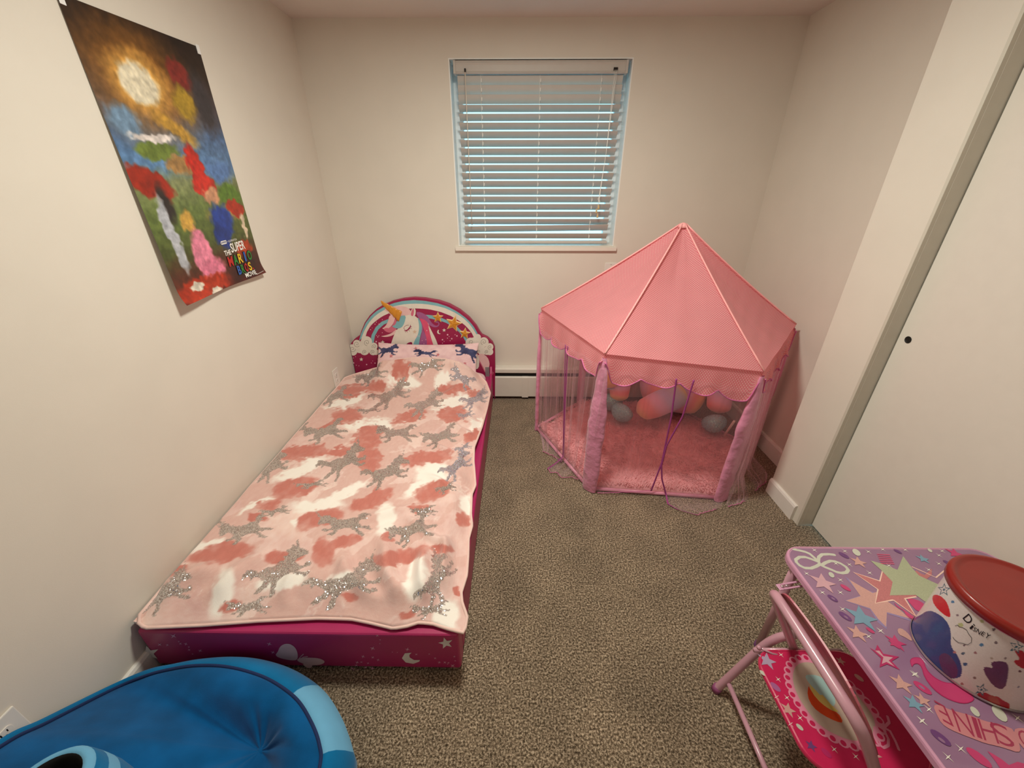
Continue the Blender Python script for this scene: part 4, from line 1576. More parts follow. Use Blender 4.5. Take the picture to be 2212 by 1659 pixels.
# net: see-through tulle
net = bpy.data.materials.new('tulle_net')
net.use_nodes = True
t = net.node_tree
t.nodes.remove(t.nodes['Principled BSDF'])
tr = N(t, 'ShaderNodeBsdfTransparent')
df = N(t, 'ShaderNodeBsdfDiffuse')
df.inputs[0].default_value = (*lin((0.93, 0.80, 0.85)), 1)
tl = N(t, 'ShaderNodeBsdfTranslucent')
tl.inputs[0].default_value = (*lin((0.93, 0.80, 0.85)), 1)
m1 = N(t, 'ShaderNodeMixShader')
m1.inputs[0].default_value = 0.4
lw = N(t, 'ShaderNodeLayerWeight')
lw.inputs[0].default_value = 0.35
nz0 = N(t, 'ShaderNodeTexNoise')
nz0.inputs['Scale'].default_value = 900
mr = N(t, 'ShaderNodeMapRange')
mr.inputs['From Min'].default_value = 0.0
mr.inputs['From Max'].default_value = 1.0
mr.inputs['To Min'].default_value = 0.065
mr.inputs['To Max'].default_value = 0.52
m2 = N(t, 'ShaderNodeMixShader')
t.links.new(df.outputs[0], m1.inputs[1])
t.links.new(tl.outputs[0], m1.inputs[2])
t.links.new(lw.outputs['Facing'], mr.inputs['Value'])
t.links.new(mr.outputs[0], m2.inputs[0])
t.links.new(tr.outputs[0], m2.inputs[1])
t.links.new(m1.outputs[0], m2.inputs[2])
t.links.new(m2.outputs[0], t.nodes['Material Output'].inputs['Surface'])


def onplane(x, y, P0, n_):
    d = ray(x, y)
    return EYEP + d * ((P0 - EYEP).dot(n_) / d.dot(n_))


def side_plane(i):
    A, B = TF[i], TF[(i + 1) % 6]
    d = (B - A).normalized()
    n_ = Vector((d.y, -d.x, 0))
    if n_.dot(A - TC) < 0:
        n_ = -n_
    return A + n_ * .012, n_


def curtain(i, left, right, folds, amp, hem=None, seed=0, ribbon=None, name='net_curtain'):
    """left/right boundary polylines (3-D), top to bottom"""
    nr, nc = 70, 90
    Lc, Rc = resample(left, nr), resample(right, nr)
    P0, n_ = side_plane(i)
    n_ = np.array(n_)
    s_ = np.linspace(0, 1, nc)
    G = np.zeros((nr, nc, 3))
    for j in range(nr):
        v_ = j / (nr - 1)
        base_ = Lc[j][None] * (1 - s_[:, None]) + Rc[j][None] * s_[:, None]
        ph = folds * 2 * pi * s_ + 1.5 * np.sin(3 * s_ * pi + seed)
        fold = amp * (.25 + .75 * v_) * (1 - .75 * max(0, (v_ - .86) / .14)) * (np.sin(ph) + .5 * np.sin(2.3 * ph + seed + v_ * 1.5)) * np.minimum(1, np.minimum(s_, 1 - s_) / .08)
        G[j] = base_ + n_[None] * fold[:, None]
        if hem is not None and v_ > .86:
            w_ = (v_ - .86) / .14
            sh = hem * w_ * w_ * np.sin(pi * s_) * (.75 + .25 * np.sin(5 * pi * s_ + seed))
            G[j] += n_[None] * sh[:, None]
        G[j, :, 2] = np.maximum(G[j, :, 2], .004 + .004 * (1 + np.sin(9 * pi * s_ + seed)) * (v_ > .9))
    m = MB()
    m.grid(G)
    o = m.build(name, net, tent, smooth=True)
    m = MB()
    bt = G[-1]
    m.tube([tuple(q) for q in bt[::2]], .0016, 5)
    m.build('hem_trim', TRIM, o, smooth=True)
    for which in (ribbon or []):
        e_ = G[:, 0] if which == 'l' else G[:, -1]
        tdir = (G[:, 3] - G[:, 0]) if which == 'l' else (G[:, -4] - G[:, -1])
        tdir = np.array([q / (np.linalg.norm(q) + 1e-9) for q in tdir]) * .0075
        m = MB()
        m.grid(np.stack([e_ + n_ * .0015, e_ + tdir + n_ * .0018], 1))
        m.build('ribbon_edge', RIB, o, smooth=True, solid=.0012)
    return o


P0, n_ = side_plane(1)
f = lambda *q: [onplane(x, y, P0, n_) for x, y in q]
g = lambda *q: [onz(x, y, .006) for x, y in q]
topz = lambda P: Vector((P.x, P.y, P.z - .03))
curtain(1, f((1318, 800)) + f((1296, 920)) + f((1275, 1030)) + g((1290, 1066)), f((1463, 818), (1452, 900), (1431, 1000), (1408, 1060)), 4, .006, hem=None, seed=1, ribbon=['r'])
curtain(1, f((1497, 820), (1472, 900), (1438, 962), (1427, 1005), (1428, 1035), (1437, 1068)) + g((1441, 1088), (1470, 1104), (1503, 1113)),
        f((1664, 850), (1620, 960), (1575, 1060), (1562, 1078)) + g((1560, 1092), (1555, 1098), (1548, 1100)), 3, .006, seed=2, ribbon=['l'])
P0, n_ = side_plane(0)
curtain(0, f((1168, 710), (1165, 850), (1163, 930)) + g((1170, 950), (1172, 975)), f((1223, 745), (1220, 850), (1217, 985)) + g((1212, 1000), (1207, 992)), 3, .012, seed=4, ribbon=['r'])
curtain(0, f((1226, 747), (1221, 850), (1217, 985)) + g((1200, 1000), (1182, 1012)), f((1316, 800), (1290, 930), (1262, 1035)) + g((1262, 1040), (1262, 1036)), 4, .014, hem=.05, seed=5, ribbon=['l'])
ev = lambda k: TV[2].lerp(TV[3], k) - Vector((0, 0, .05))
fl2 = lambda k, z: TF[2].lerp(TF[3], k) + Vector((.03, -.03, z))
curtain(2, [ev(.04), fl2(.02, .30), Vector((1.06, 1.50, .05))] + g((1566, 1090), (1572, 1096)), [ev(.42), fl2(.40, .30), fl2(.42, .04)] + g((1618, 1075), (1610, 1084)), 3, .014, seed=7)
curtain(2, [ev(.40), fl2(.40, .30), fl2(.44, .04)] + g((1632, 1050), (1630, 1060)), [ev(.93), fl2(.82, .30), fl2(.80, .03)] + g((1658, 1020), (1656, 1040)), 3, .012, seed=9)
for i in (3, 4, 5):
    A, B = TV[i], TV[(i + 1) % 6]
    A2, B2 = TF[i], TF[(i + 1) % 6]
    curtain(i, [topz(A), A2 + Vector((0, 0, .01))], [topz(B), B2 + Vector((0, 0, .01))], 9, .010, seed=10 + i)

# fluffy hexagonal rug inside the tent
rug = thing('fluffy_rug', 'shaggy coral-pink six-sided rug covering the floor inside the tent', 'rug', (TC.x, TC.y, 0))
RUGM = mat('rug_pile', (0.96, 0.70, 0.72), rough=0.95, var=0.08, scale=18, sheen=0.5, spec=0.1)
RC = Vector((.79, 2.03, 0))
ring = []
for i in range(6):
    A, B = TF[i], TF[(i + 1) % 6]
    for k in range(20):
        q = A.lerp(B, k / 20)
        ring.append(RC + (q - RC) * .962)
nr = 34
ra = np.array([tuple(q) for q in ring])
G = []
for j in range(nr):
    s_ = max(.001, j / (nr - 1))
    w = np.array(RC) + (ra - np.array(RC)) * s_
    ed = max(0, (s_ - .93) / .07)
    zz = .036 + .024 * (fbm(w[:, 0] * 11, w[:, 1] * 11, 77) - .5) + .006 * (vnoise(w[:, 0] * 60, w[:, 1] * 60, 78) - .5)
    G.append([(p_[0], p_[1], z_ * (1 - ed ** 2 * .85)) for p_, z_ in zip(w, zz)])
G.append([(q.x * 1.0, q.y, .0008) for q in ring])
m = MB()
m.grid(np.array(G), wrap_u=True)
m.build('rug_base', RUGM, rug, smooth=True)
rr = random.Random(4)
m = MB()
poly2 = [(q.x, q.y) for q in ring]
rs = np.random.RandomState(4)
NX = 34000
xx, yy = rs.uniform(.13, 1.43, NX), rs.uniform(1.5, 2.54, NX)
kp = inpoly(xx, yy, poly2)
xx, yy = xx[kp], yy[kp]
ca = 7 * vnoise(xx * 7, yy * 7, 5) + rs.uniform(-.8, .8, len(xx))
l_ = rs.uniform(.012, .026, len(xx))
zb = .030 + .012 * (rs.rand(len(xx)) - .5) + .014 * (fbm(xx * 11, yy * 11, 77) - .5)
ww = .0016
for x, y, a, l, z0 in zip(xx, yy, ca, l_, zb):
    dx_, dy_, wx0, wy0 = cos(a) * l, sin(a) * l, -sin(a) * ww, cos(a) * ww
    o0 = len(m.v)
    m.v += [(x - wx0, y - wy0, z0), (x + wx0, y + wy0, z0), (x + dx_ * .6 + wx0 * .8, y + dy_ * .6 + wy0 * .8, z0 + .012), (x + dx_ * .6 - wx0 * .8, y + dy_ * .6 - wy0 * .8, z0 + .012), (x + dx_, y + dy_, z0 + .010)]
    m.f += [(o0, o0 + 1, o0 + 2, o0 + 3), (o0 + 3, o0 + 2, o0 + 4)]
    m.m += [0, 0]
o = m.build('rug_shag', RUGM, rug, smooth=True)
o['kind'] = 'stuff'

# rainbow plush lying inside
PLM = mat_attr('rainbow_plush', rough=0.9, sheen=0.5, bump=0.4, bscale=220, spec=0.1)
HOOF = mat('glitter_teal', (0.56, 0.73, 0.75), rough=0.3, var=0.12, scale=60, spec=0.7)
glitterize(HOOF, cell=420, amount=.8, thr=.80, tint=(.5, .9, .75))
RAIN = np.array([(.96, .60, .58), (.96, .74, .54), (.95, .87, .60), (.78, .81, .85), (.78, .77, .89), (.92, .73, .83)])


def rain(t_):
    t_ = (t_ % 1.0) * 6
    i = np.floor(t_).astype(int)
    w = (t_ - i)[:, None]
    w = w * w * (3 - 2 * w)
    return RAIN[i % 6] * (1 - w) + RAIN[(i + 1) % 6] * w


def limb(name, path, rad, parent, m_, freq=2.0, ph=0.0, n=20, k=26):
    P = resample(smooth_open(path, 2), k)
    R = np.interp(np.linspace(0, 1, k), np.linspace(0, 1, len(rad)), rad)
    # rounded ends
    for q in range(4):
        e = sin((q + .15) / 4 * pi / 2) ** .6
        R[q] *= e
        R[k - 1 - q] *= e
    m = MB()
    m.tube([Vector(p) for p in P], list(R), n)
    s_ = np.repeat(np.linspace(0, 1, k), n)
    c = rain(s_ * freq + ph + .06 * np.sin(np.tile(np.arange(n), k) / n * 2 * pi))
    cl = np.where(c <= .04045, c / 12.92, ((np.clip(c, 0, 1) + .055) / 1.055) ** 2.4)
    return m.build(name, m_, parent, smooth=True, cols=cl)


h1, h2 = onz(1342, 893, .112), onz(1543, 916, .112)
toy = thing('plush_toy', 'large rainbow plush animal with glittery teal hooves lying on the pink rug', 'plush toy', (.78, 2.0, .04))
ta, tb = ony(1385, 838, 2.34), ony(1525, 850, 2.30)
limb('torso', [ta, ta.lerp(tb, .33) + Vector((0, .02, .02)), ta.lerp(tb, .66) + Vector((0, .02, .01)), tb], [.125, .165, .165, .14], toy, PLM, 1.5, .88)
lg = limb('leg', [ony(1478, 846, 2.22), ony(1444, 862, 2.19), ony(1410, 878, 2.16), ony(1376, 890, 2.15)], [.080, .082, .078, .062], toy, PLM, .80, .36)
lg2 = limb('leg', [ony(1548, 805, 2.28), ony(1556, 838, 2.20), ony(1554, 868, 2.14), ony(1550, 892, 2.10)], [.078, .076, .072, .066], toy, PLM, .75, .33)
lg3 = limb('leg', [ony(1345, 800, 2.38), ony(1340, 825, 2.34), ony(1338, 848, 2.31), ony(1336, 866, 2.29)], [.075, .07, .065, .055], toy, PLM, 1.0, .3)
lg4 = limb('leg', [(1.06, 2.38, .18), (1.10, 2.38, .15), (1.13, 2.36, .12)], [.07, .065, .055], toy, PLM, 1.0, .4)
for L_, c, d in ((lg, h1, (-.55, -.5, -.45)), (lg2, h2, (0, -.75, -.55)), (lg3, h1 + Vector((-.03, .14, 0)), (-.2, -.8, -.4)), (lg4, Vector((1.15, 2.34, .112)), (.6, -.2, -.6))):
    m = MB()
    c = Vector((c.x, c.y, .112))
    dd = Vector(d).normalized()
    m.tube([c - dd * (.055 - .0085 * q) for q in range(14)], [.022, .046, .060, .068, .071, .072, .0715, .070, .066, .060, .052, .042, .028, .004], 22)
    for q in range(len(m.v)):
        if m.v[q][2] < .040:
            m.v[q] = (m.v[q][0], m.v[q][1], .040)
    m.build('hoof', HOOF, L_, smooth=True)
limb('head', [(.66, 2.38, .24), (.64, 2.35, .32), (.60, 2.29, .33), (.57, 2.23, .30)], [.09, .095, .08, .055], toy, PLM, .8, .45)
m = MB()
m.tube([(.61, 2.30, .40), (.60, 2.285, .45), (.595, 2.28, .50)], [.018, .011, .002], 12)
m.build('horn', HOOF, toy, smooth=True)
for dy in (-.05, .05):
    m = MB()
    m.tube([(.645 - dy, 2.34 + dy, .395), (.65 - dy * 1.2, 2.345 + dy * 1.2, .425), (.65 - dy * 1.3, 2.345 + dy * 1.3, .45)], [.02, .022, .004], 10)
    m.build('ear', mat('plush_lilac', (.80, .68, .80), rough=.9, sheen=.4), toy, smooth=True)
limb('tail', [(1.07, 2.36, .22), (1.10, 2.40, .18), (1.10, 2.44, .10)], [.04, .05, .03], toy, PLM, 1.2, .1)
a_ = onz(1563, 943, .052)
m = MB()
d_ = (onplane(1604, 884, Vector((1.15, 1.72, 0)), Vector((.55, -.83, 0))) - a_).normalized()
m.tube([a_, a_ + d_ * .30], .0065, 10)
rod = m.build('loose_rod', mat('white_rod', (0.92, 0.84, 0.80), rough=0.35), smooth=True)
tag(rod, 'thin white rod leaning inside the tent beside the right teal hoof', 'rod')

# ------------------------------------------------------------------ folding table
TZ = .50
TX0, TX1, TY0, TY1 = .746, 1.330, .19, .796
tab = thing('folding_table', "small lilac children's folding table printed with stars at right front", 'table', (1.04, .49, 0))
LIL = mat('lilac_table_print', (0.575, 0.43, 0.55), rough=0.25, var=0.07, scale=7, coat=0.35, spec=0.5)
EDG = mat('pink_edge_vinyl', (0.78, 0.57, 0.68), rough=0.3, spec=0.5, coat=0.2)
PTUBE = mat('pink_enamel_tube', (0.76, 0.57, 0.63), rough=0.28, spec=0.55, coat=0.3, var=0.03)


def plate(pts, z0, z1, name, mats, parent, lip=.004):
    m = MB()
    n = len(pts)
    c = Vector((sum(p_[0] for p_ in pts) / n, sum(p_[1] for p_ in pts) / n))

    def ins(d):
        out_ = []
        for k in range(n):
            a, b = Vector(pts[k - 1]), Vector(pts[(k + 1) % n])
            tt = (b - a).normalized()
            nn = Vector((-tt.y, tt.x))
            out_.append((pts[k][0] + nn.x * d, pts[k][1] + nn.y * d))
        return out_
    rings = [(0.006, z0), (0, z0 + .003), (0, z1 - .005), (.0015, z1 - .0012), (.005, z1), (.0062, z1 - .0012), (.0075, z1 - .0012)]
    vs, fs, ms = [], [], []
    for d, z in rings:
        vs += [(x, y, z) for x, y in ins(d)]
    m.add(vs, [tuple(reversed(range(n)))], 1)
    for i in range(len(rings) - 1):
        for k in range(n):
            m.f.append((i * n + k, i * n + (k + 1) % n, (i + 1) * n + (k + 1) % n, (i + 1) * n + k))
            m.m.append(1)
    m.f.append(tuple((len(rings) - 1) * n + k for k in range(n)))
    m.m.append(0)
    o = m.build(name, mats, parent, smooth=False)
    return o


top = plate(rrect(TX0, TY0, TX1, TY1, .055, 8), TZ - .020, TZ, 'tabletop', [LIL, EDG], tab)
pr = Print(lambda x, y, l: Vector((x, y, TZ - .0011 + l)), .00010)
pxp = lambda x, y: tuple(onz(x, y, TZ - .001)[:2])
pz = lambda u, v: pxp(1680 + u / 7.213, 1170 + v / 7.213)         # crop of the far corner
pq = lambda u, v: pxp(1940 + u / 6.404, 1400 + v / 6.404)         # crop of the near corner
pk = lambda u, v: pxp(1880 + u / 5.72, 1170 + v / 5.72)
pw = lambda u, v: pxp(1500 + u / 3.077, 1120 + v / 3.077)
PRL = mat('print_pearl', (0.77, 0.77, 0.71), .35)
MIN = mat('print_mint_glitter', (0.66, 0.68, 0.56), .35, var=.15, scale=700)
CORG = mat('print_coral_glitter', (0.74, 0.45, 0.46), .35, var=.18, scale=700)
PEA = mat('print_peach', (0.79, 0.60, 0.57), .35, var=.08, scale=500)
PKL = mat('print_light_pink', (0.80, 0.62, 0.66), .35)
BLU = mat('print_sky', (0.46, 0.60, 0.68), .35)
VIO = mat('print_violet', (0.42, 0.25, 0.46), .35)
HOT = mat('print_hot_pink', (0.76, 0.24, 0.44), .35)
HOTD = mat('print_hot_pink_line', (0.70, 0.16, 0.38), .35)
GBL = mat('print_grey_violet', (0.58, 0.50, 0.66), .35)
CRE = mat('print_outline_cream', (0.93, 0.78, 0.72), .35)


def PP(fn, pts, m):
    pr.poly([fn(*q) for q in pts], m)


def pline(fn, pts, w, m, closed=False):
    pr.strip([fn(*q) for q in pts], w, m, closed)


# bead bow in the corner
for path in ([(235, 115), (330, 135), (430, 160), (500, 190), (570, 250), (640, 320)], [(880, 205), (790, 195), (690, 200), (640, 240), (630, 310)],
             [(620, 310), (520, 270), (430, 240), (340, 240), (280, 280), (290, 320), (340, 370), (420, 410), (520, 415), (600, 385), (660, 350)],
             [(650, 350), (720, 390), (820, 430), (920, 475), (1000, 490), (1070, 480), (1100, 440), (1060, 390), (980, 340), (900, 310), (820, 300), (740, 330), (680, 370)]):
    c_ = resample([(*pz(*q), 0) for q in path], int(len(path) * 5.5))
    for q in c_:
        pr.circle(q[0], q[1], .0042, PRL, n=8)
pr.nxt()
# stacked big stars
PP(pz, [(1040, 540), (1200, 640), (1400, 760), (1530, 800), (1560, 960), (1700, 980), (1900, 1080), (2080, 1240), (1700, 1120), (1700, 1370), (1560, 1260), (1440, 1060), (1040, 920), (1290, 840)], GBL)
pr.nxt()
PP(pz, [(1110, 590), (1300, 700), (1480, 800), (1560, 780), (1650, 900), (1720, 940), (1900, 1060), (2060, 1200), (1700, 1100), (1690, 1330), (1560, 1200), (1440, 1040), (1060, 920), (1290, 850)], PEA)
pr.nxt()
red = [(1180, 478), (1420, 560), (1590, 615), (1630, 460), (1800, 620), (2110, 500), (2160, 450), (2230, 500), (2290, 520), (2400, 420), (2400, 520), (2250, 640), (2160, 850), (1980, 890), (2160, 1160), (2130, 1165), (1800, 910), (1520, 960), (1560, 745)]
PP(pz, red, CORG)
pr.nxt()
pline(pz, [(1800, 910), (1520, 960), (1560, 745), (1180, 478), (1590, 615), (1630, 460), (1790, 620)], .0035, CRE)
pline(pz, [(2160, 860), (1980, 890), (2150, 1160), (1800, 910)], .0035, CRE)
pline(pk, [(510, 310), (650, 370), (810, 445), (930, 345)], .0030, CRE)
pr.nxt()
PP(pk, [(0, 235), (130, 270), (335, 350), (405, 180), (510, 320), (600, 420), (840, 530), (780, 650), (700, 760), (560, 660), (240, 665), (275, 500), (130, 350)], MIN)
pr.nxt()
# pink swooshes
PP(pq, smooth_closed([(160, 190), (175, 145), (240, 125), (310, 135), (360, 190), (385, 280), (450, 360), (540, 430), (640, 475), (770, 490), (900, 570), (1060, 690), (1030, 740), (940, 772), (820, 760), (640, 690), (480, 570), (360, 410), (320, 260), (270, 215), (215, 225), (190, 272)], 1), HOTD)
pr.nxt()
PP(pq, smooth_closed([(170, 188), (185, 155), (240, 136), (305, 145), (350, 195), (375, 285), (440, 370), (535, 442), (640, 487), (765, 500), (895, 580), (1045, 690), (1020, 732), (940, 760), (825, 748), (645, 678), (490, 560), (372, 405), (332, 255), (275, 206), (212, 213), (192, 255)], 1), HOT)
PP(pk, smooth_closed([(440, 710), (500, 705), (580, 720), (660, 765), (700, 830), (600, 890)], 1), HOT)
PP(pk, smooth_closed([(285, 745), (330, 790), (400, 840), (440, 860), (520, 920), (555, 940), (520, 965), (440, 915), (410, 850), (330, 815)], 1), HOT)
PP(pk, smooth_closed([(330, 1080), (380, 1070), (450, 1120), (500, 1180), (520, 1240), (420, 1180), (350, 1150)], 1), PEA)
PP(pq, [(1230, 1425), (1300, 1460), (1430, 1540), (1530, 1620), (1650, 1575), (1742, 1600), (1742, 1680), (1420, 1680), (1340, 1560)], HOT)
PP(pw, [(1165, 860), (1200, 880), (1215, 840), (1255, 900), (1360, 920), (1310, 950), (1365, 1008), (1280, 970), (1230, 990), (1240, 930)], HOTD)
pr.nxt()
PP(pw, [(1200, 880), (1228, 880), (1255, 915), (1320, 925), (1290, 945), (1330, 985), (1275, 955), (1245, 968), (1255, 925)], PKL)
PP(pw, [(1285, 810), (1310, 812), (1325, 793), (1345, 825), (1390, 835), (1362, 850), (1365, 870), (1330, 850), (1315, 835)], HOT)


def pstar(fn, u, v, r, m, rot=-.5, inner=.42):
    x, y = fn(u, v)
    pr.star(x, y, r, m, inner=inner, rot=rot)


for fn, u, v, r, m_, ro in ((pz, 705, 640, .031, PKL, 1.1), (pz, 1260, 320, .020, PEA, 1.1), (pz, 1310, 1185, .034, BLU, 1.1), (pz, 1245, 1430, .021, PEA, 1.1), (pk, 650, 215, .016, BLU, 1.2), (pw, 1375, 1098, .020, PEA, 1.1), (pw, 1460, 1230, .017, BLU, 1.0),
                            (pq, 340, 720, .014, PEA, 1.2), (pk, 1050, 150, .022, HOT, 1.0), (pz, 1840, 1570, .02, HOT, 1.0)):
    pstar(fn, u, v, r, m_, ro)
for fn, u, v in ((pz, 570, 135), (pz, 1045, 150), (pz, 1410, 160), (pz, 1635, 125), (pz, 1985, 130), (pz, 1115, 360), (pz, 1430, 490), (pz, 450, 500), (pz, 975, 600), (pz, 695, 795), (pz, 975, 795), (pz, 1010, 1055), (pz, 1600, 1390), (pz, 1415, 1480), (pz, 1730, 375), (pz, 905, 345),
                 (pk, 720, 350), (pk, 845, 275), (pk, 848, 172), (pk, 885, 118), (pk, 125, 1105), (pq, 225, 365), (pq, 335, 1010), (pq, 865, 1395), (pq, 690, 1510), (pq, 425, 850), (pw, 1470, 1035), (pw, 1510, 1345), (pq, 1650, 970), (pk, 540, 1640)):
    x, y = fn(u, v)
    pr.star(x, y, .0085, CRM, inner=.16, n=4, rot=.4)
for fn, u, v, m_, r in ((pz, 855, 885, VIO, .011), (pz, 1050, 1165, VIO, .013), (pz, 1030, 215, VIO, .012), (pz, 1870, 155, VIO, .009), (pk, 960, 265, VIO, .010), (pq, 585, 1240, VIO, .014), (pz, 1055, 720, HOT, .011), (pz, 1440, 1385, HOT, .008), (pq, 335, 550, HOT, .014), (pq, 1115, 1515, HOT, .016)):
    x, y = fn(u, v)
    pr.circle(x, y, r, m_, ry=r * .62, rot=2.2)
pr.nxt()
for fn, u, v, r in ((pz, 1225, 170, .013), (pz, 835, 520, .009), (pq, 1060, 880, .009), (pq, 1400, 910, .014), (pk, 735, 110, .007)):
    x, y = fn(u, v)
    pr.circle(x, y, r, PRL, ry=r * .7, rot=1.0)
for fn, u, v, r in ((pz, 862, 890, .004), (pz, 1062, 1180, .0045), (pq, 600, 1275, .005), (pq, 325, 545, .005)):
    x, y = fn(u, v)
    pr.circle(x, y, r, LIL, ry=r * .6, rot=2.2)
for k_ in range(6):
    pline(pz, [(1545 + 12 * k_, 200 + 28 * k_), (1745 + 14 * k_, 210 + 28 * k_)], .0022, PNK)
# lettering, printed to be read from the other side of the table
BAN = mat('print_banner', (0.77, 0.50, 0.52), .35)
LET = mat('print_letter', (0.62, 0.20, 0.32), .35)
PP(pq, smooth_closed([(480, 800), (560, 780), (720, 860), (900, 905), (1050, 950), (1200, 1015), (1350, 1040), (1480, 1080), (1600, 1130), (1700, 1400), (1660, 1450), (1500, 1395), (1380, 1360), (1200, 1320), (1020, 1250), (900, 1205), (720, 1130), (600, 1050), (530, 920)], 1), BAN)
PP(pq, smooth_closed([(1590, 1130), (1680, 1105), (1800, 1120), (1950, 1250), (1980, 1420), (1900, 1500), (1760, 1420), (1640, 1280)], 1), BAN)
pr.nxt()
O_ = Vector(pq(1660, 1120))
# letter frame: origin at the right, x towards the left of the picture, y down the picture
for ch, (r0, r1) in zip('SHINE', (((1640, 1395), (1400, 1330)), ((1400, 1330), (1190, 1275)), ((1165, 1265), (1095, 1235)), ((1060, 1235), (840, 1155)), ((770, 1095), (620, 1010)))):
    b0, b1 = Vector(pq(*r0)), Vector(pq(*r1))
    upv = {'S': (-170, -320), 'H': (-100, -300), 'I': (-90, -290), 'N': (-110, -320), 'E': (-130, -290)}[ch]
    # letters stand upside down: their feet are on the far side
    t0 = Vector(pq(r0[0] + upv[0], r0[1] + upv[1]))
    t1 = Vector(pq(r1[0] + upv[0], r1[1] + upv[1]))
    vs, fs = text_mesh(ch, bold=-.008)
    pr.tris(vs, [f_[::1] for f_ in fs], LET, lambda x, y, b0=b0, b1=b1, t0=t0, t1=t1: tuple((t0.lerp(t1, x)).lerp(b0.lerp(b1, x), y)))
q0, q1 = Vector(pq(1930, 1440)), Vector(pq(1750, 1390))
t0, t1 = Vector(pq(1800, 1150)), Vector(pq(1610, 1130))
vs, fs = text_mesh('O', bold=-.008)
pr.tris(vs, fs, LET, lambda x, y: tuple((t0.lerp(t1, x)).lerp(q0.lerp(q1, x), y)))
rr = random.Random(21)
for _ in range(46):
    x, y = rr.uniform(1.0, TX1 - .04), rr.uniform(TY0 + .04, TY1 - .05)
    if x < 1.12 and y > .26:
        continue
    if rr.random() < .55:
        pr.star(x, y, .008, CRM, inner=.16, n=4, rot=.4)
    else:
        pr.star(x, y, rr.uniform(.012, .026), rr.choice((PEA, PKL, BLU, HOT)), rot=rr.uniform(0, 6))
pt = pr.build('printed_design', top)
# legs: two U-shaped tubes with locking braces
m = MB()
leg_specs = []
for (xa, ya, xb, yb) in ((.764, .738, .835, .808), (.764, .245, .835, .175), (1.312, .738, 1.24, .808), (1.312, .245, 1.24, .175)):
    m = MB()
    m.tube([(xa, ya, TZ - .0195), (xb, yb, .003)], .0115, 12)
    lo = m.build('leg', PTUBE, tab, smooth=True)
    m = MB()
    m.lathe([(.0135, 0), (.0145, .006), (.0135, .02)], (xb, yb, .0005), 12)
    m.build('foot_cap', VIO, lo, smooth=True)
for ya in (.738, .239):
    MB().tube([(.760, ya, TZ - .032), (1.315, ya, TZ - .032)], .009, 10).build('under_rail', PTUBE, tab, smooth=True)
A, B = onz(1688, 1268, .455), onz(1748, 1258, .465)
B = A + (B - A) * 1.3
m = MB()
dv = (B - A).normalized()
sd = Vector((-dv.y, dv.x, 0)) * .009
up_ = Vector((0, 0, .0015))
for s1, s2 in ((1.0, .45), (-.45, -1.0)):
    m.add([A + sd * s1 + up_, A + sd * s2 + up_, B + sd * s2 + up_, B + sd * s1 + up_, A + sd * s1 - up_, A + sd * s2 - up_, B + sd * s2 - up_, B + sd * s1 - up_],
          [(0, 1, 2, 3), (7, 6, 5, 4), (0, 4, 5, 1), (1, 5, 6, 2), (2, 6, 7, 3), (3, 7, 4, 0)])
for P_, Q_ in ((A - dv * .010, A + dv * .004), (B - dv * .004, B + dv * .006)):
    m.add([P_ + sd + up_, P_ - sd + up_, Q_ - sd + up_, Q_ + sd + up_, P_ + sd - up_, P_ - sd - up_, Q_ - sd - up_, Q_ + sd - up_], [(0, 1, 2, 3), (7, 6, 5, 4), (0, 4, 5, 1), (1, 5, 6, 2), (2, 6, 7, 3), (3, 7, 4, 0)])
br = m.build('lock_brace', EDG, tab, bevel=.0008)
m = MB()
for q in (A + dv * .002, A + dv * .014):
    m.lathe([(.0045, 0), (.004, .002), (.0015, .003)], q + up_, 10)
m.build('rivet', mat('steel_rivet', (.75, .66, .68), rough=.3, metal=.7), br, smooth=True)

# ------------------------------------------------------------------ folding chair
ch = thing('folding_chair', "pink children's folding chair with printed seat tucked beside the lilac table", 'chair', (.76, .51, 0))
CY0, CY1 = .372, .642
bx = lambda z: .635 + (.52 - z) * .545
R_ = .0115
ROS = mat('rose_enamel', (0.70, 0.36, 0.42), rough=0.38, spec=0.4, coat=0.0, var=.04)
path = [(bx(.003), CY1 + .012, .003), (bx(.2), CY1 + .012, .2), (bx(.38), CY1 + .010, .38), (bx(.47), CY1 + .008, .47), (bx(.505), CY1 + .002, .505), (bx(.522), CY1 - .02, .522), (bx(.525), CY1 - .06, .525),
        (bx(.525), (CY0 + CY1) / 2, .525), (bx(.525), CY0 + .06, .525), (bx(.522), CY0 + .02, .522), (bx(.505), CY0 - .002, .505), (bx(.47), CY0 - .008, .47), (bx(.38), CY0 - .010, .38), (bx(.2), CY0 - .012, .2), (bx(.003), CY0 - .012, .003)]
m = MB()
m.tube(smooth_open(path, 2), R_, 12)
m.build('back_frame', PTUBE, ch, smooth=True)
m = MB()
nn = Vector((1, 0, .545)).normalized()
NA, NB = 24, 10
for side in (0, 1):
    gg = []
    for b_ in range(NB + 1):
        row = []
        for a_ in range(NA + 1):
            fy = a_ / NA
            e_ = abs(2 * fy - 1)
            zt_ = .543 - .045 * max(0, (e_ - .62) / .38) ** 2
            w_ = .400 + (zt_ - .400) * b_ / NB
            y_ = CY0 - .001 + (CY1 - CY0 + .002) * fy
            row.append(tuple(Vector((bx(w_), y_, w_)) + nn * (.0135 + .010 * sin(pi * fy) + .004 * side)))
        gg.append(row)
    m.grid(np.array(gg), flip=bool(side))
k1 = (NA + 1) * (NB + 1)
per = [a_ for a_ in range(NA + 1)] + [b_ * (NA + 1) + NA for b_ in range(1, NB + 1)] + [NB * (NA + 1) + a_ for a_ in range(NA - 1, -1, -1)] + [b_ * (NA + 1) for b_ in range(NB - 1, 0, -1)]
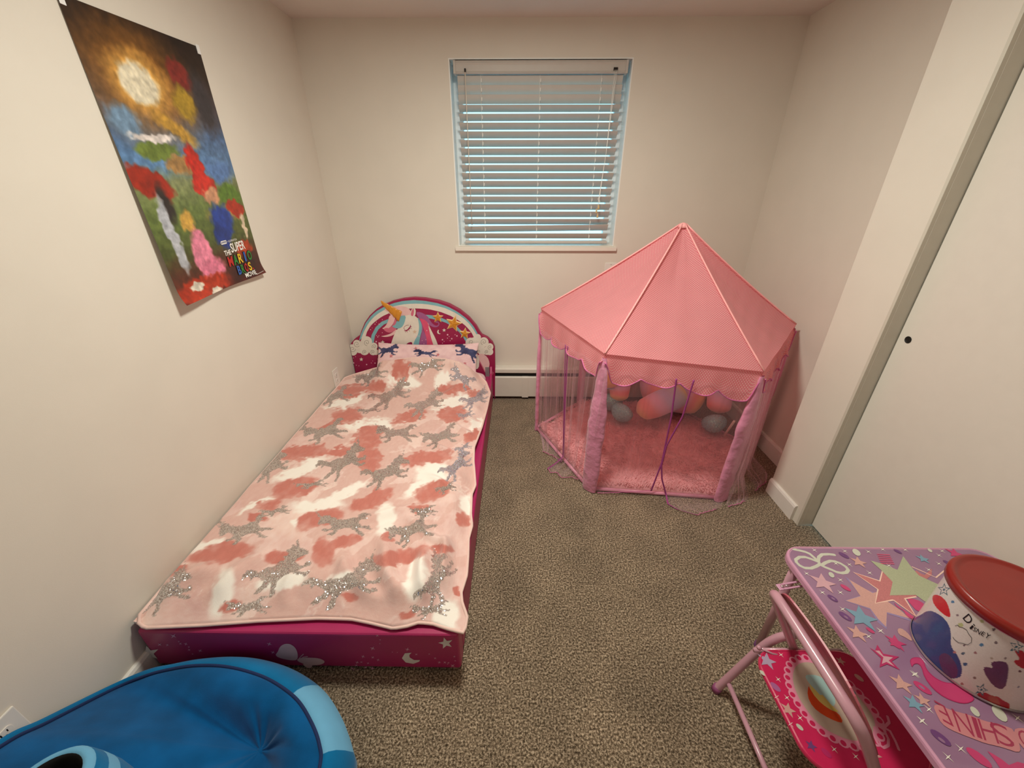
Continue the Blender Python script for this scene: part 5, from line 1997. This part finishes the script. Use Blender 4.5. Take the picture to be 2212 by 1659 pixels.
for a_, b_ in zip(per, per[1:] + per[:1]):
    m.f.append((a_, b_, b_ + k1, a_ + k1))
    m.m.append(0)
bp_ = m.build('back_panel', ROS, ch)
# rear legs
RY0, RY1 = CY0 - .030, CY1 + .030
for y, nm in ((RY1, 0), (RY0, 1)):
    yy = y + (.004 if nm == 0 else -.004)
    m = MB()
    m.tube(smooth_open([(.630, yy, .004), (.668, yy, .11), (.712, yy, .235), (.735, yy - (.006 if nm == 0 else -.006), .285), (.765, yy - (.016 if nm == 0 else -.016), .315)], 2), [.0115] * 14 + [.0105, .009, .006] if False else .0112, 12)
    lo = m.build('rear_leg', PTUBE, ch, smooth=True)
    m = MB()
    m.tube([(.6285, yy, .001), (.6345, yy, .019)], .0130, 12)
    m.build('foot_cap', mat('plum_cap', (.55, .28, .45), rough=.45), lo, smooth=True)
m = MB()
m.tube([(.652, RY1 - .008, .058), (.652, RY0 + .008, .058)], .0072, 10)
m.build('stretcher', PTUBE, ch, smooth=True)
m = MB()
m.tube([(bx(.06), CY1 + .012, .06), (bx(.06), CY0 - .012, .06)], .0072, 10)
m.build('stretcher', PTUBE, ch, smooth=True)
SZ = .285
SPK = mat('seat_print_pink', (0.78, 0.155, 0.34), rough=0.2, var=0.05, coat=0.5, spec=0.55)
seat = plate(rrect(.642, CY0 + .012, .925, CY1 - .003, .055, 8), SZ - .013, SZ, 'seat', [SPK, SPK], ch)
for y in (CY0 + .004, CY1 + .004):
    MB().tube([(.66, y, SZ - .019), (.90, y, SZ - .019)], .006, 8).build('seat_rail', PTUBE, ch, smooth=True)
m = MB()
A = onz(1640, 1399, .29)
m.tube([A, A + Vector((.03, -.012, -.006)), A + Vector((.06, -.014, -.012))], .0028, 8)
m.lathe([(.006, -.003), (.006, .003), (.002, .005)], A, 10)
m.build('seat_hinge', PTUBE, ch, smooth=True)
pr = Print(lambda x, y, l: Vector((x, y, SZ - .0011 + l)), .00010)
sx = lambda u, v: tuple(onz(1620 + u / 5.821, 1380 + v / 5.821, SZ - .001)[:2])
LACE = mat('print_lace', (0.87, 0.55, 0.65), .3)
OVAL = mat('print_oval', (0.72, 0.64, 0.58), .3, var=.06)
cxy = Vector(sx(1000, 760))
ova = [sx(*q) for q in [(530, 500), (560, 350), (660, 290), (800, 300), (1000, 400), (1200, 560), (1400, 760), (1560, 980), (1580, 1150), (1480, 1250), (1330, 1290), (1180, 1250), (1000, 1170), (830, 1050), (680, 850), (580, 680)]]
ova = smooth_closed(ova, 2)
lace = resample([(*q, 0) for q in ova + [ova[0]]], 30)
for q in lace[:-1]:
    d = (Vector(q[:2]) - cxy).normalized()
    c_ = Vector(q[:2]) + d * .008
    pr.circle(c_.x, c_.y, .0125, LACE, n=14)
pr.nxt()
for q in lace[:-1]:
    d = (Vector(q[:2]) - cxy).normalized()
    c_ = Vector(q[:2]) + d * .0115
    pr.circle(c_.x, c_.y, .0058, SPK, n=12)
pr.nxt()
pr.poly(ova, OVAL)
pr.nxt()


def SP(pts, m_):
    pr.poly(smooth_closed([sx(*q) for q in pts], 1), m_)


# plain rainbow bands
SP([(680, 455), (800, 450), (900, 480), (980, 560), (1060, 680), (1080, 850), (980, 830), (860, 680), (740, 560)], mat('print_aqua', (.62, .74, .73), .3))
SP([(740, 560), (790, 550), (870, 650), (960, 760), (1050, 860), (1120, 920), (1060, 920), (900, 820), (780, 680)], mat('print_straw', (.80, .72, .40), .3))
SP([(735, 580), (760, 640), (860, 780), (1000, 890), (1110, 930), (1180, 1060), (1080, 1040), (920, 960), (790, 860), (720, 720)], mat('print_vermilion', (.80, .28, .10), .3))
SP([(1080, 510), (1180, 530), (1270, 610), (1350, 710), (1230, 680), (1130, 600)], mat('print_blue_green', (.25, .55, .62), .3))
SP([(1090, 540), (1150, 580), (1230, 670), (1210, 720), (1120, 630)], mat('print_leaf', (.42, .62, .35), .3))
SP([(1200, 720), (1300, 720), (1390, 790), (1300, 830), (1360, 960), (1270, 900)], mat('print_aqua', (.62, .74, .73), .3))
x, y = sx(215, 275)
pr.star(x, y, .023, mat('print_silver', (.68, .60, .70), .3), rot=1.1)
for u, v, r, m_ in ((480, 890, .017, PEA), (770, 1345, .012, VIO), (1530, 1450, .02, PEA), (1140, 280, .012, PEA)):
    x, y = sx(u, v)
    pr.star(x, y, r, m_, rot=1.0)
for u, v in ((390, 200), (355, 510), (335, 730), (465, 740), (630, 995), (510, 1070), (1060, 1390), (1330, 1480)):
    x, y = sx(u, v)
    pr.star(x, y, .008, CRM, inner=.16, n=4, rot=.4)
for u, v, r, m_ in ((160, 430, .0075, PRL), (920, 185, .010, PRL), (625, 1110, .0075, PRL), (320, 605, .012, PUR), (960, 1435, .010, HOTD), (1370, 490, .010, PEA)):
    x, y = sx(u, v)
    pr.circle(x, y, r, m_, ry=r * .65, rot=2.2)
for path in ([(1590, 1080), (1680, 1140), (1740, 1260), (1740, 1340), (1680, 1370), (1610, 1320), (1560, 1220), (1570, 1120)], [(1640, 1090), (1760, 1160), (1830, 1290), (1870, 1390)], [(1730, 980), (1750, 1050), (1690, 1110), (1600, 1090)]):
    for q in resample([(*sx(*w), 0) for w in path], len(path) * 4):
        pr.circle(q[0], q[1], .0030, LACE, n=7)
pr.build('printed_design', seat)

# ------------------------------------------------------------------ popcorn tin on the table
KX, KY, KB, KT = .982, .500, TZ + .001, .684
KR0, KR1 = .0970, .0985
tin = thing('lidded_tin', 'large white tin with red lid and holiday star print standing on the lilac table', 'tin', (KX, KY, KB))
nu, nv = 520, 150
A_ = np.linspace(0, 2 * pi, nu, endpoint=False)
hs_ = np.linspace(0, 1, nv)
rad = KR0 + (KR1 - KR0) * hs_
G = np.stack([KX + rad[:, None] * np.cos(A_)[None], KY + rad[:, None] * np.sin(A_)[None], (KB + (KT - KB) * hs_)[:, None] * np.ones((1, nu))], -1)
PV = G.reshape(-1, 3)
px = project(PV)
# only the face turned towards the room carries the artwork measured from the photograph
nrmv = np.stack([np.cos(A_)[None] * np.ones((nv, 1)), np.sin(A_)[None] * np.ones((nv, 1))], -1).reshape(-1, 2)
vis = ((0 - PV[:, 0]) * nrmv[:, 0] + (0 - PV[:, 1]) * nrmv[:, 1]) > 0
col = np.tile(np.array([.83, .80, .79]), (len(PV), 1))
ku = lambda q: [(1880 + a / 5.72, 1170 + b / 5.72) for a, b in q]
kq = lambda q: [(1940 + a / 6.404, 1400 + b / 6.404) for a, b in q]


def paintp(poly_, c):
    mk = inpoly(px[:, 0], px[:, 1], poly_) & vis
    col[mk] = c


def stpoly(x, y, r, rot=-pi / 2, inner=.42, asp=1.0):
    return [(x + (r if i % 2 == 0 else r * inner) * cos(rot + pi * i / 5) * asp, y + (r if i % 2 == 0 else r * inner) * sin(rot + pi * i / 5)) for i in range(10)]


# plain blue and plum patches where the picture was printed, holiday shapes around them
paintp(smooth_closed(ku([(500, 960), (600, 920), (720, 840), (860, 900), (960, 1000), (1000, 1120), (990, 1300), (1080, 1400), (1140, 1560), (1120, 1680), (980, 1700), (800, 1560), (640, 1420), (520, 1240), (480, 1080)]), 2), (.20, .26, .47))
paintp(smooth_closed(ku([(840, 1400), (930, 1370), (1020, 1440), (1090, 1580), (1060, 1690), (960, 1690), (870, 1560)]), 2), (.36, .22, .37))
paintp(smooth_closed(ku([(760, 660), (840, 655), (920, 710), (970, 800), (1000, 950), (900, 900), (780, 780)]), 2), (.76, .08, .09))
paintp(smooth_closed(kq([(1175, 300), (1200, 255), (1320, 280), (1275, 205), (1350, 180), (1480, 185), (1535, 250), (1520, 400), (1480, 560), (1380, 570), (1260, 460)]), 1), (.36, .20, .35))
paintp(smooth_closed(kq([(1090, 660), (1110, 615), (1200, 610), (1320, 665), (1380, 665), (1460, 730), (1550, 770), (1540, 860), (1350, 800), (1180, 720)]), 1), (.66, .06, .06))
paintp(smooth_closed(kq([(1600, 40), (1660, 15), (1760, 60), (1820, 200), (1760, 300), (1640, 240), (1590, 170), (1700, 160)]), 1), (.66, .06, .06))
for (x, y, r, ro) in ((2039, 1274, 15, -1.5), (2120, 1490, 15, -1.2), (2195, 1397, 17, -1.3)):
    paintp(stpoly(x, y, r, ro), (.16, .36, .42))
    paintp(stpoly(x, y, r * .72, ro), (.83, .80, .79))
    paintp(stpoly(x, y, r * .28, ro), (.16, .36, .42))
for (x, y, r, c) in ((2058, 1300, 4, (.30, .47, .62)), (2120, 1393, 5, (.30, .47, .62)), (2085, 1435, 5, (.22, .34, .50)), (2079, 1412, 3.5, (.3, .34, .42)), (2107, 1410, 3.5, (.60, .42, .44)), (2147, 1360, 4, (.38, .33, .36)), (2151, 1388, 4, (.45, .4, .42)), (2121, 1342, 4.5, (.66, .68, .52)), (2068, 1329, 3, (.5, .42, .46)),
                     (2082, 1411, 3, (.32, .40, .48)), (2142, 1422, 3, (.66, .62, .58)), (2172, 1422, 3.5, (.52, .46, .46)), (2083, 1394, 3, (.45, .38, .40)), (2105, 1464, 3.5, (.52, .42, .40)), (2203, 1450, 3.5, (.38, .24, .24)), (2062, 1409, 3.5, (.70, .45, .45)), (2078, 1477, 3.5, (.62, .44, .42)), (2200, 1484, 3, (.5, .5, .55)), (2180, 1345, 3, (.6, .5, .5)), (2075, 1350, 6, (.70, .71, .52))):
    paintp([(x + r * cos(2 * pi * k / 10), y + r * .8 * sin(2 * pi * k / 10)) for k in range(10)], c)
# the same confetti carried round the back
rr = random.Random(11)
for _ in range(60):
    a, h = rr.uniform(0, 2 * pi), rr.uniform(.1, .9)
    if cos(a) * -KX + sin(a) * -KY > -.15:
        continue
    k0, j0 = int(a / (2 * pi) * nu), int(h * nv)
    for dj in range(-2, 3):
        for dk_ in range(-2, 3):
            if dj * dj + dk_ * dk_ < 6:
                col[min(nv - 1, max(0, j0 + dj)) * nu + (k0 + dk_) % nu] = rr.choice(((.30, .47, .62), (.60, .42, .44), (.66, .68, .52), (.36, .2, .35)))
cl = np.where(col <= .04045, col / 12.92, ((np.clip(col, 0, 1) + .055) / 1.055) ** 2.4)
TINM = mat_attr('tin_print', rough=0.25, bump=0.0, coat=0.3, spec=0.5)
m = MB()
m.grid(G, wrap_u=True)
body = m.build('tin_body', TINM, tin, smooth=True, cols=cl)
SIL = mat('tin_rim_metal', (0.74, 0.72, 0.72), rough=0.25, metal=0.8)
m = MB()
m.lathe([(KR0 - .004, .0), (KR0 + .0015, .001), (KR0 + .002, .004), (KR0 + .001, .0065)], (KX, KY, KB - .0006), 96, capt=False)
m.build('bottom_rim', SIL, tin, smooth=True)
m = MB()
m.lathe([(KR1 - .001, -.009), (KR1 + .002, -.006), (KR1 + .0025, -.003), (KR1 + .0005, -.0)], (KX, KY, KT - .003), 96, capb=False, capt=False)
m.build('top_rim', SIL, tin, smooth=True)
REDL = mat('red_plastic_lid', (0.53, 0.10, 0.065), rough=0.35, var=0.05, spec=0.5, coat=0.15)
m = MB()
m.lathe([(KR1 + .003, -.004), (KR1 + .006, -.003), (KR1 + .0065, .010), (KR1 + .0045, .0165), (KR1 + .0, .0185), (KR1 - .004, .0175), (KR1 - .008, .0145), (KR1 - .013, .0140), (.05, .0142), (.001, .0144)], (KX, KY, KT - .002), 96, capb=False)
m.build('lid', REDL, tin, smooth=True)


def oncone(x, y, lift=0.0):
    d = ray(x, y)
    k = (KR1 - KR0) / (KT - KB)
    ox, oy, oz = -KX, -KY, EYE - KB
    # (ox+dx t)^2+(oy+dy t)^2 = (KR0 + k (oz+dz t))^2
    r0 = KR0 + lift + k * oz
    a = d.x ** 2 + d.y ** 2 - (k * d.z) ** 2
    b = 2 * (ox * d.x + oy * d.y - r0 * k * d.z)
    c = ox * ox + oy * oy - r0 * r0
    disc = max(0, b * b - 4 * a * c)
    t_ = (-b - sqrt(disc)) / (2 * a)
    return EYEP + d * t_


INK = mat('print_ink', (0.06, 0.06, 0.09), .4)
pr = Print(lambda x, y, l: oncone(x, y, l), .0005)
# hand-lettered word below the rim
ltr = [('D', (2083, 1331), (2094, 1345), 17), ('i', (2097, 1352), (2101, 1356), 13), ('S', (2103, 1357), (2108, 1361), 9), ('N', (2110, 1361), (2118, 1367), 9), ('E', (2121, 1367), (2127, 1371), 9), ('Y', (2129, 1371), (2138, 1377), 11)]
for chx, a, b, h in ltr:
    a, b = Vector((*a, 0)), Vector((*b, 0))
    d = (b - a)
    up2 = Vector((d.y, -d.x, 0)).normalized() * h
    vs, fs = text_mesh(chx, bold=.0)
    org = a - up2 * .15 + (Vector((-2, 3, 0)))
    pr.tris(vs, fs, INK, lambda x, y, o_=org, d=d, u_=up2: ((o_ + d * x + u_ * y).x, (o_ + d * x + u_ * y).y))
pr.strip([(2063, 1352), (2068, 1350), (2072, 1354), (2080, 1356), (2088, 1361), (2092, 1369), (2099, 1378), (2098, 1388), (2090, 1393), (2080, 1390), (2070, 1388), (2062, 1382), (2058, 1376)], 1.0, INK)
pr.build('lettering', body)

# ------------------------------------------------------------------ blue plush floor chair
plush = thing('plush_floor_chair', 'round blue plush floor chair with light blue rim patch at the bed foot', 'chair', (-.78, .28, 0))
BLU1 = mat('plush_deep_blue', (0.02, 0.325, 0.545), rough=0.95, sheen=0.12, var=0.25, scale=9, bump=0.35, bscale=260, spec=0.1)
BLU2 = mat('plush_blue', (0.04, 0.42, 0.63), rough=0.95, sheen=0.15, var=0.12, scale=12, bump=0.35, bscale=260, spec=0.1)
BLU3 = mat('plush_light_blue', (0.42, 0.67, 0.82), rough=0.95, sheen=0.1, var=0.06, scale=12, bump=0.35, bscale=260, spec=0.1)
PIP = mat('navy_piping', (0.0, 0.13, 0.33), rough=0.85, sheen=0.05)
BLKP = mat('black_plush', (0.02, 0.02, 0.022), rough=0.95)
XW = XL + .012
w3 = lambda x, y, dx=.0: onx(x, y, XW + dx)
pairs = [(onz(763, 1659, .10), onz(690, 1659, .165)), (onz(757, 1605, .10), onz(690, 1610, .165)), (onz(738, 1550, .10), onz(672, 1560, .165)), (onz(700, 1492, .10), onz(640, 1510, .168)), (onz(645, 1452, .10), onz(590, 1473, .168)),
         (onz(585, 1429, .10), onz(540, 1452, .166)), (onz(520, 1419, .10), onz(480, 1439, .162)), (onz(440, 1425, .095), onz(420, 1438, .150)), (onz(380, 1437, .09), onz(372, 1445, .135)), (onz(325, 1448, .085), onz(320, 1458, .125)),
         (w3(245, 1484), w3(246, 1488, .014)), (w3(100, 1556), w3(102, 1561, .018)), (w3(0, 1606), w3(2, 1612, .02)), (Vector((XW, .24, .345)), Vector((XW + .035, .25, .375))), (Vector((-1.08, .06, .39)), Vector((-1.04, .10, .43))), (Vector((-.92, -.06, .41)), Vector((-.90, .0, .45))),
         (Vector((-.72, -.09, .37)), Vector((-.72, -.02, .41))), (Vector((-.54, -.03, .27)), Vector((-.56, .03, .325))), (Vector((-.415, .11, .17)), Vector((-.47, .13, .235))), (Vector((-.385, .29, .11)), Vector((-.445, .29, .18)))]
SEG = 8
NPR = len(pairs)


def spl(k, which):
    """closed Catmull-Rom through the control points"""
    out_ = []
    pts = [p_[which] for p_ in pairs]
    for i in range(NPR):
        p0, p1, p2, p3 = pts[i - 1], pts[i], pts[(i + 1) % NPR], pts[(i + 2) % NPR]
        for s in range(SEG):
            t_ = s / SEG
            out_.append(.5 * ((2 * p1) + (p2 - p0) * t_ + (2 * p0 - 5 * p1 + 4 * p2 - p3) * t_ ** 2 + (3 * p1 - p0 - 3 * p2 + p3) * t_ ** 3))
    return out_


OU, IN = spl(0, 0), spl(0, 1)
for q in OU + IN:
    q.x = max(q.x, XL + .006)
n = len(OU)
cen = onz(562, 1622, .115)
rings = []
fl = [Vector((q.x + (cen.x - q.x) * .07, q.y + (cen.y - q.y) * .07, .0015)) for q in OU]
md = [Vector((q.x + (cen.x - q.x) * -.0, q.y, q.z * .5)) for q in OU]
for q in md:
    q.x = max(q.x, XL + .004)
rings += [fl, md, OU]
for s, bul in ((.25, .012), (.5, .016), (.75, .010), (.93, .0), (1.0, -.006)):
    rings.append([a.lerp(b, s) + Vector((0, 0, bul)) for a, b in zip(OU, IN)])
m = MB()
for R in rings:
    m.v += [tuple(q) for q in R]
for i in range(len(rings) - 1):
    for k in range(n):
        m.f.append((i * n + k, i * n + (k + 1) % n, (i + 1) * n + (k + 1) % n, (i + 1) * n + k))
        seg = (k / SEG)
        m.m.append(1 if .45 <= seg < 3.2 else 0)
m.f.append(tuple(reversed(range(n))))
m.m.append(0)
m.build('rim_bolster', [BLU2, BLU3], plush, smooth=True)
m = MB()
rg = []
nr = 22
for j in range(nr):
    s = j / (nr - 1)
    row = []
    for k in range(n):
        a = IN[k]
        q = a.lerp(cen, s)
        th_ = atan2(a.y - cen.y, a.x - cen.x)
        puff = .030 * sin(pi * min(1, s * 1.15)) * (1 - .3 * s) + .006 * sin(pi * s) * sin(3 * th_ + 1)
        fold = .007 * (abs(cos(th_ * 4.5 + .7 * sin(3 * th_))) ** 3) * sin(pi * min(1, max(0, (s - .45) / .55)))
        nz_ = .010 * (float(fbm(q.x * 10, q.y * 10, 12)) - .5) * sin(pi * s)
        row.append((q.x, q.y, q.z + puff - fold + nz_ - (.004 if j == 0 else 0)))
    rg.append(row)
m.grid(np.array(rg), wrap_u=True)
m.build('seat_cushion', BLU1, plush, smooth=True)
m = MB()
m.tube([q + Vector((0, 0, .0)) for q in IN], .0042, 8, closed=True)
m.build('piping', PIP, plush, smooth=True)
m = MB()
m.lathe([(.002, .002), (.010, .001), (.012, -.003), (.010, -.006)], cen + Vector((0, 0, .0)), 14)
m.build('tuft_button', BLU1, plush, smooth=True)
# round striped holder on the backrest
oc = EYEP + ray(86, 1712).normalized() * 1.40
axv = (Vector((-.05, .10, 1.0))).normalized()
u_ = axv.cross(Vector((0, 1, 0))).normalized()
v_ = axv.cross(u_)
RO = .070
prof = [(RO * .80, -.05, 3), (RO * .80, -.004, 3), (RO * .84, .004, 1), (RO * .96, .006, 1), (RO * 1.08, -.004, 1), (RO * 1.16, -.020, 0), (RO * 1.22, -.034, 0), (RO * 1.27, -.046, 1), (RO * 1.34, -.066, 1), (RO * 1.42, -.09, 0), (RO * 1.5, -.13, 0), (RO * 1.6, -.22, 0)]
m = MB()
nn_ = 40
for r, h, k_ in prof:
    for k in range(nn_):
        a = 2 * pi * k / nn_
        q = oc + axv * h + u_ * (r * cos(a)) + v_ * (r * sin(a))
        q.x = max(q.x, XL + .006)
        m.v.append(tuple(q))
for i in range(len(prof) - 1):
    for k in range(nn_):
        m.f.append((i * nn_ + k, i * nn_ + (k + 1) % nn_, (i + 1) * nn_ + (k + 1) % nn_, (i + 1) * nn_ + k))
        m.m.append({0: 0, 1: 1, 3: 2}[prof[i + 1][2] if prof[i][2] != 3 else 3])
m.f.append(tuple(range(nn_)))
m.m.append(2)
m.build('striped_holder', [BLU2, BLU3, BLKP], plush, smooth=True)
for o in bpy.data.objects:
    if o.name.split('.')[0] in ('printed_artwork', 'printed_stars', 'printed_design', 'lettering', 'ladder_cord_and_hole_light', 'slot', 'rivet', 'screw', 'lift_cord'):
        o['kind'] = 'stuff'
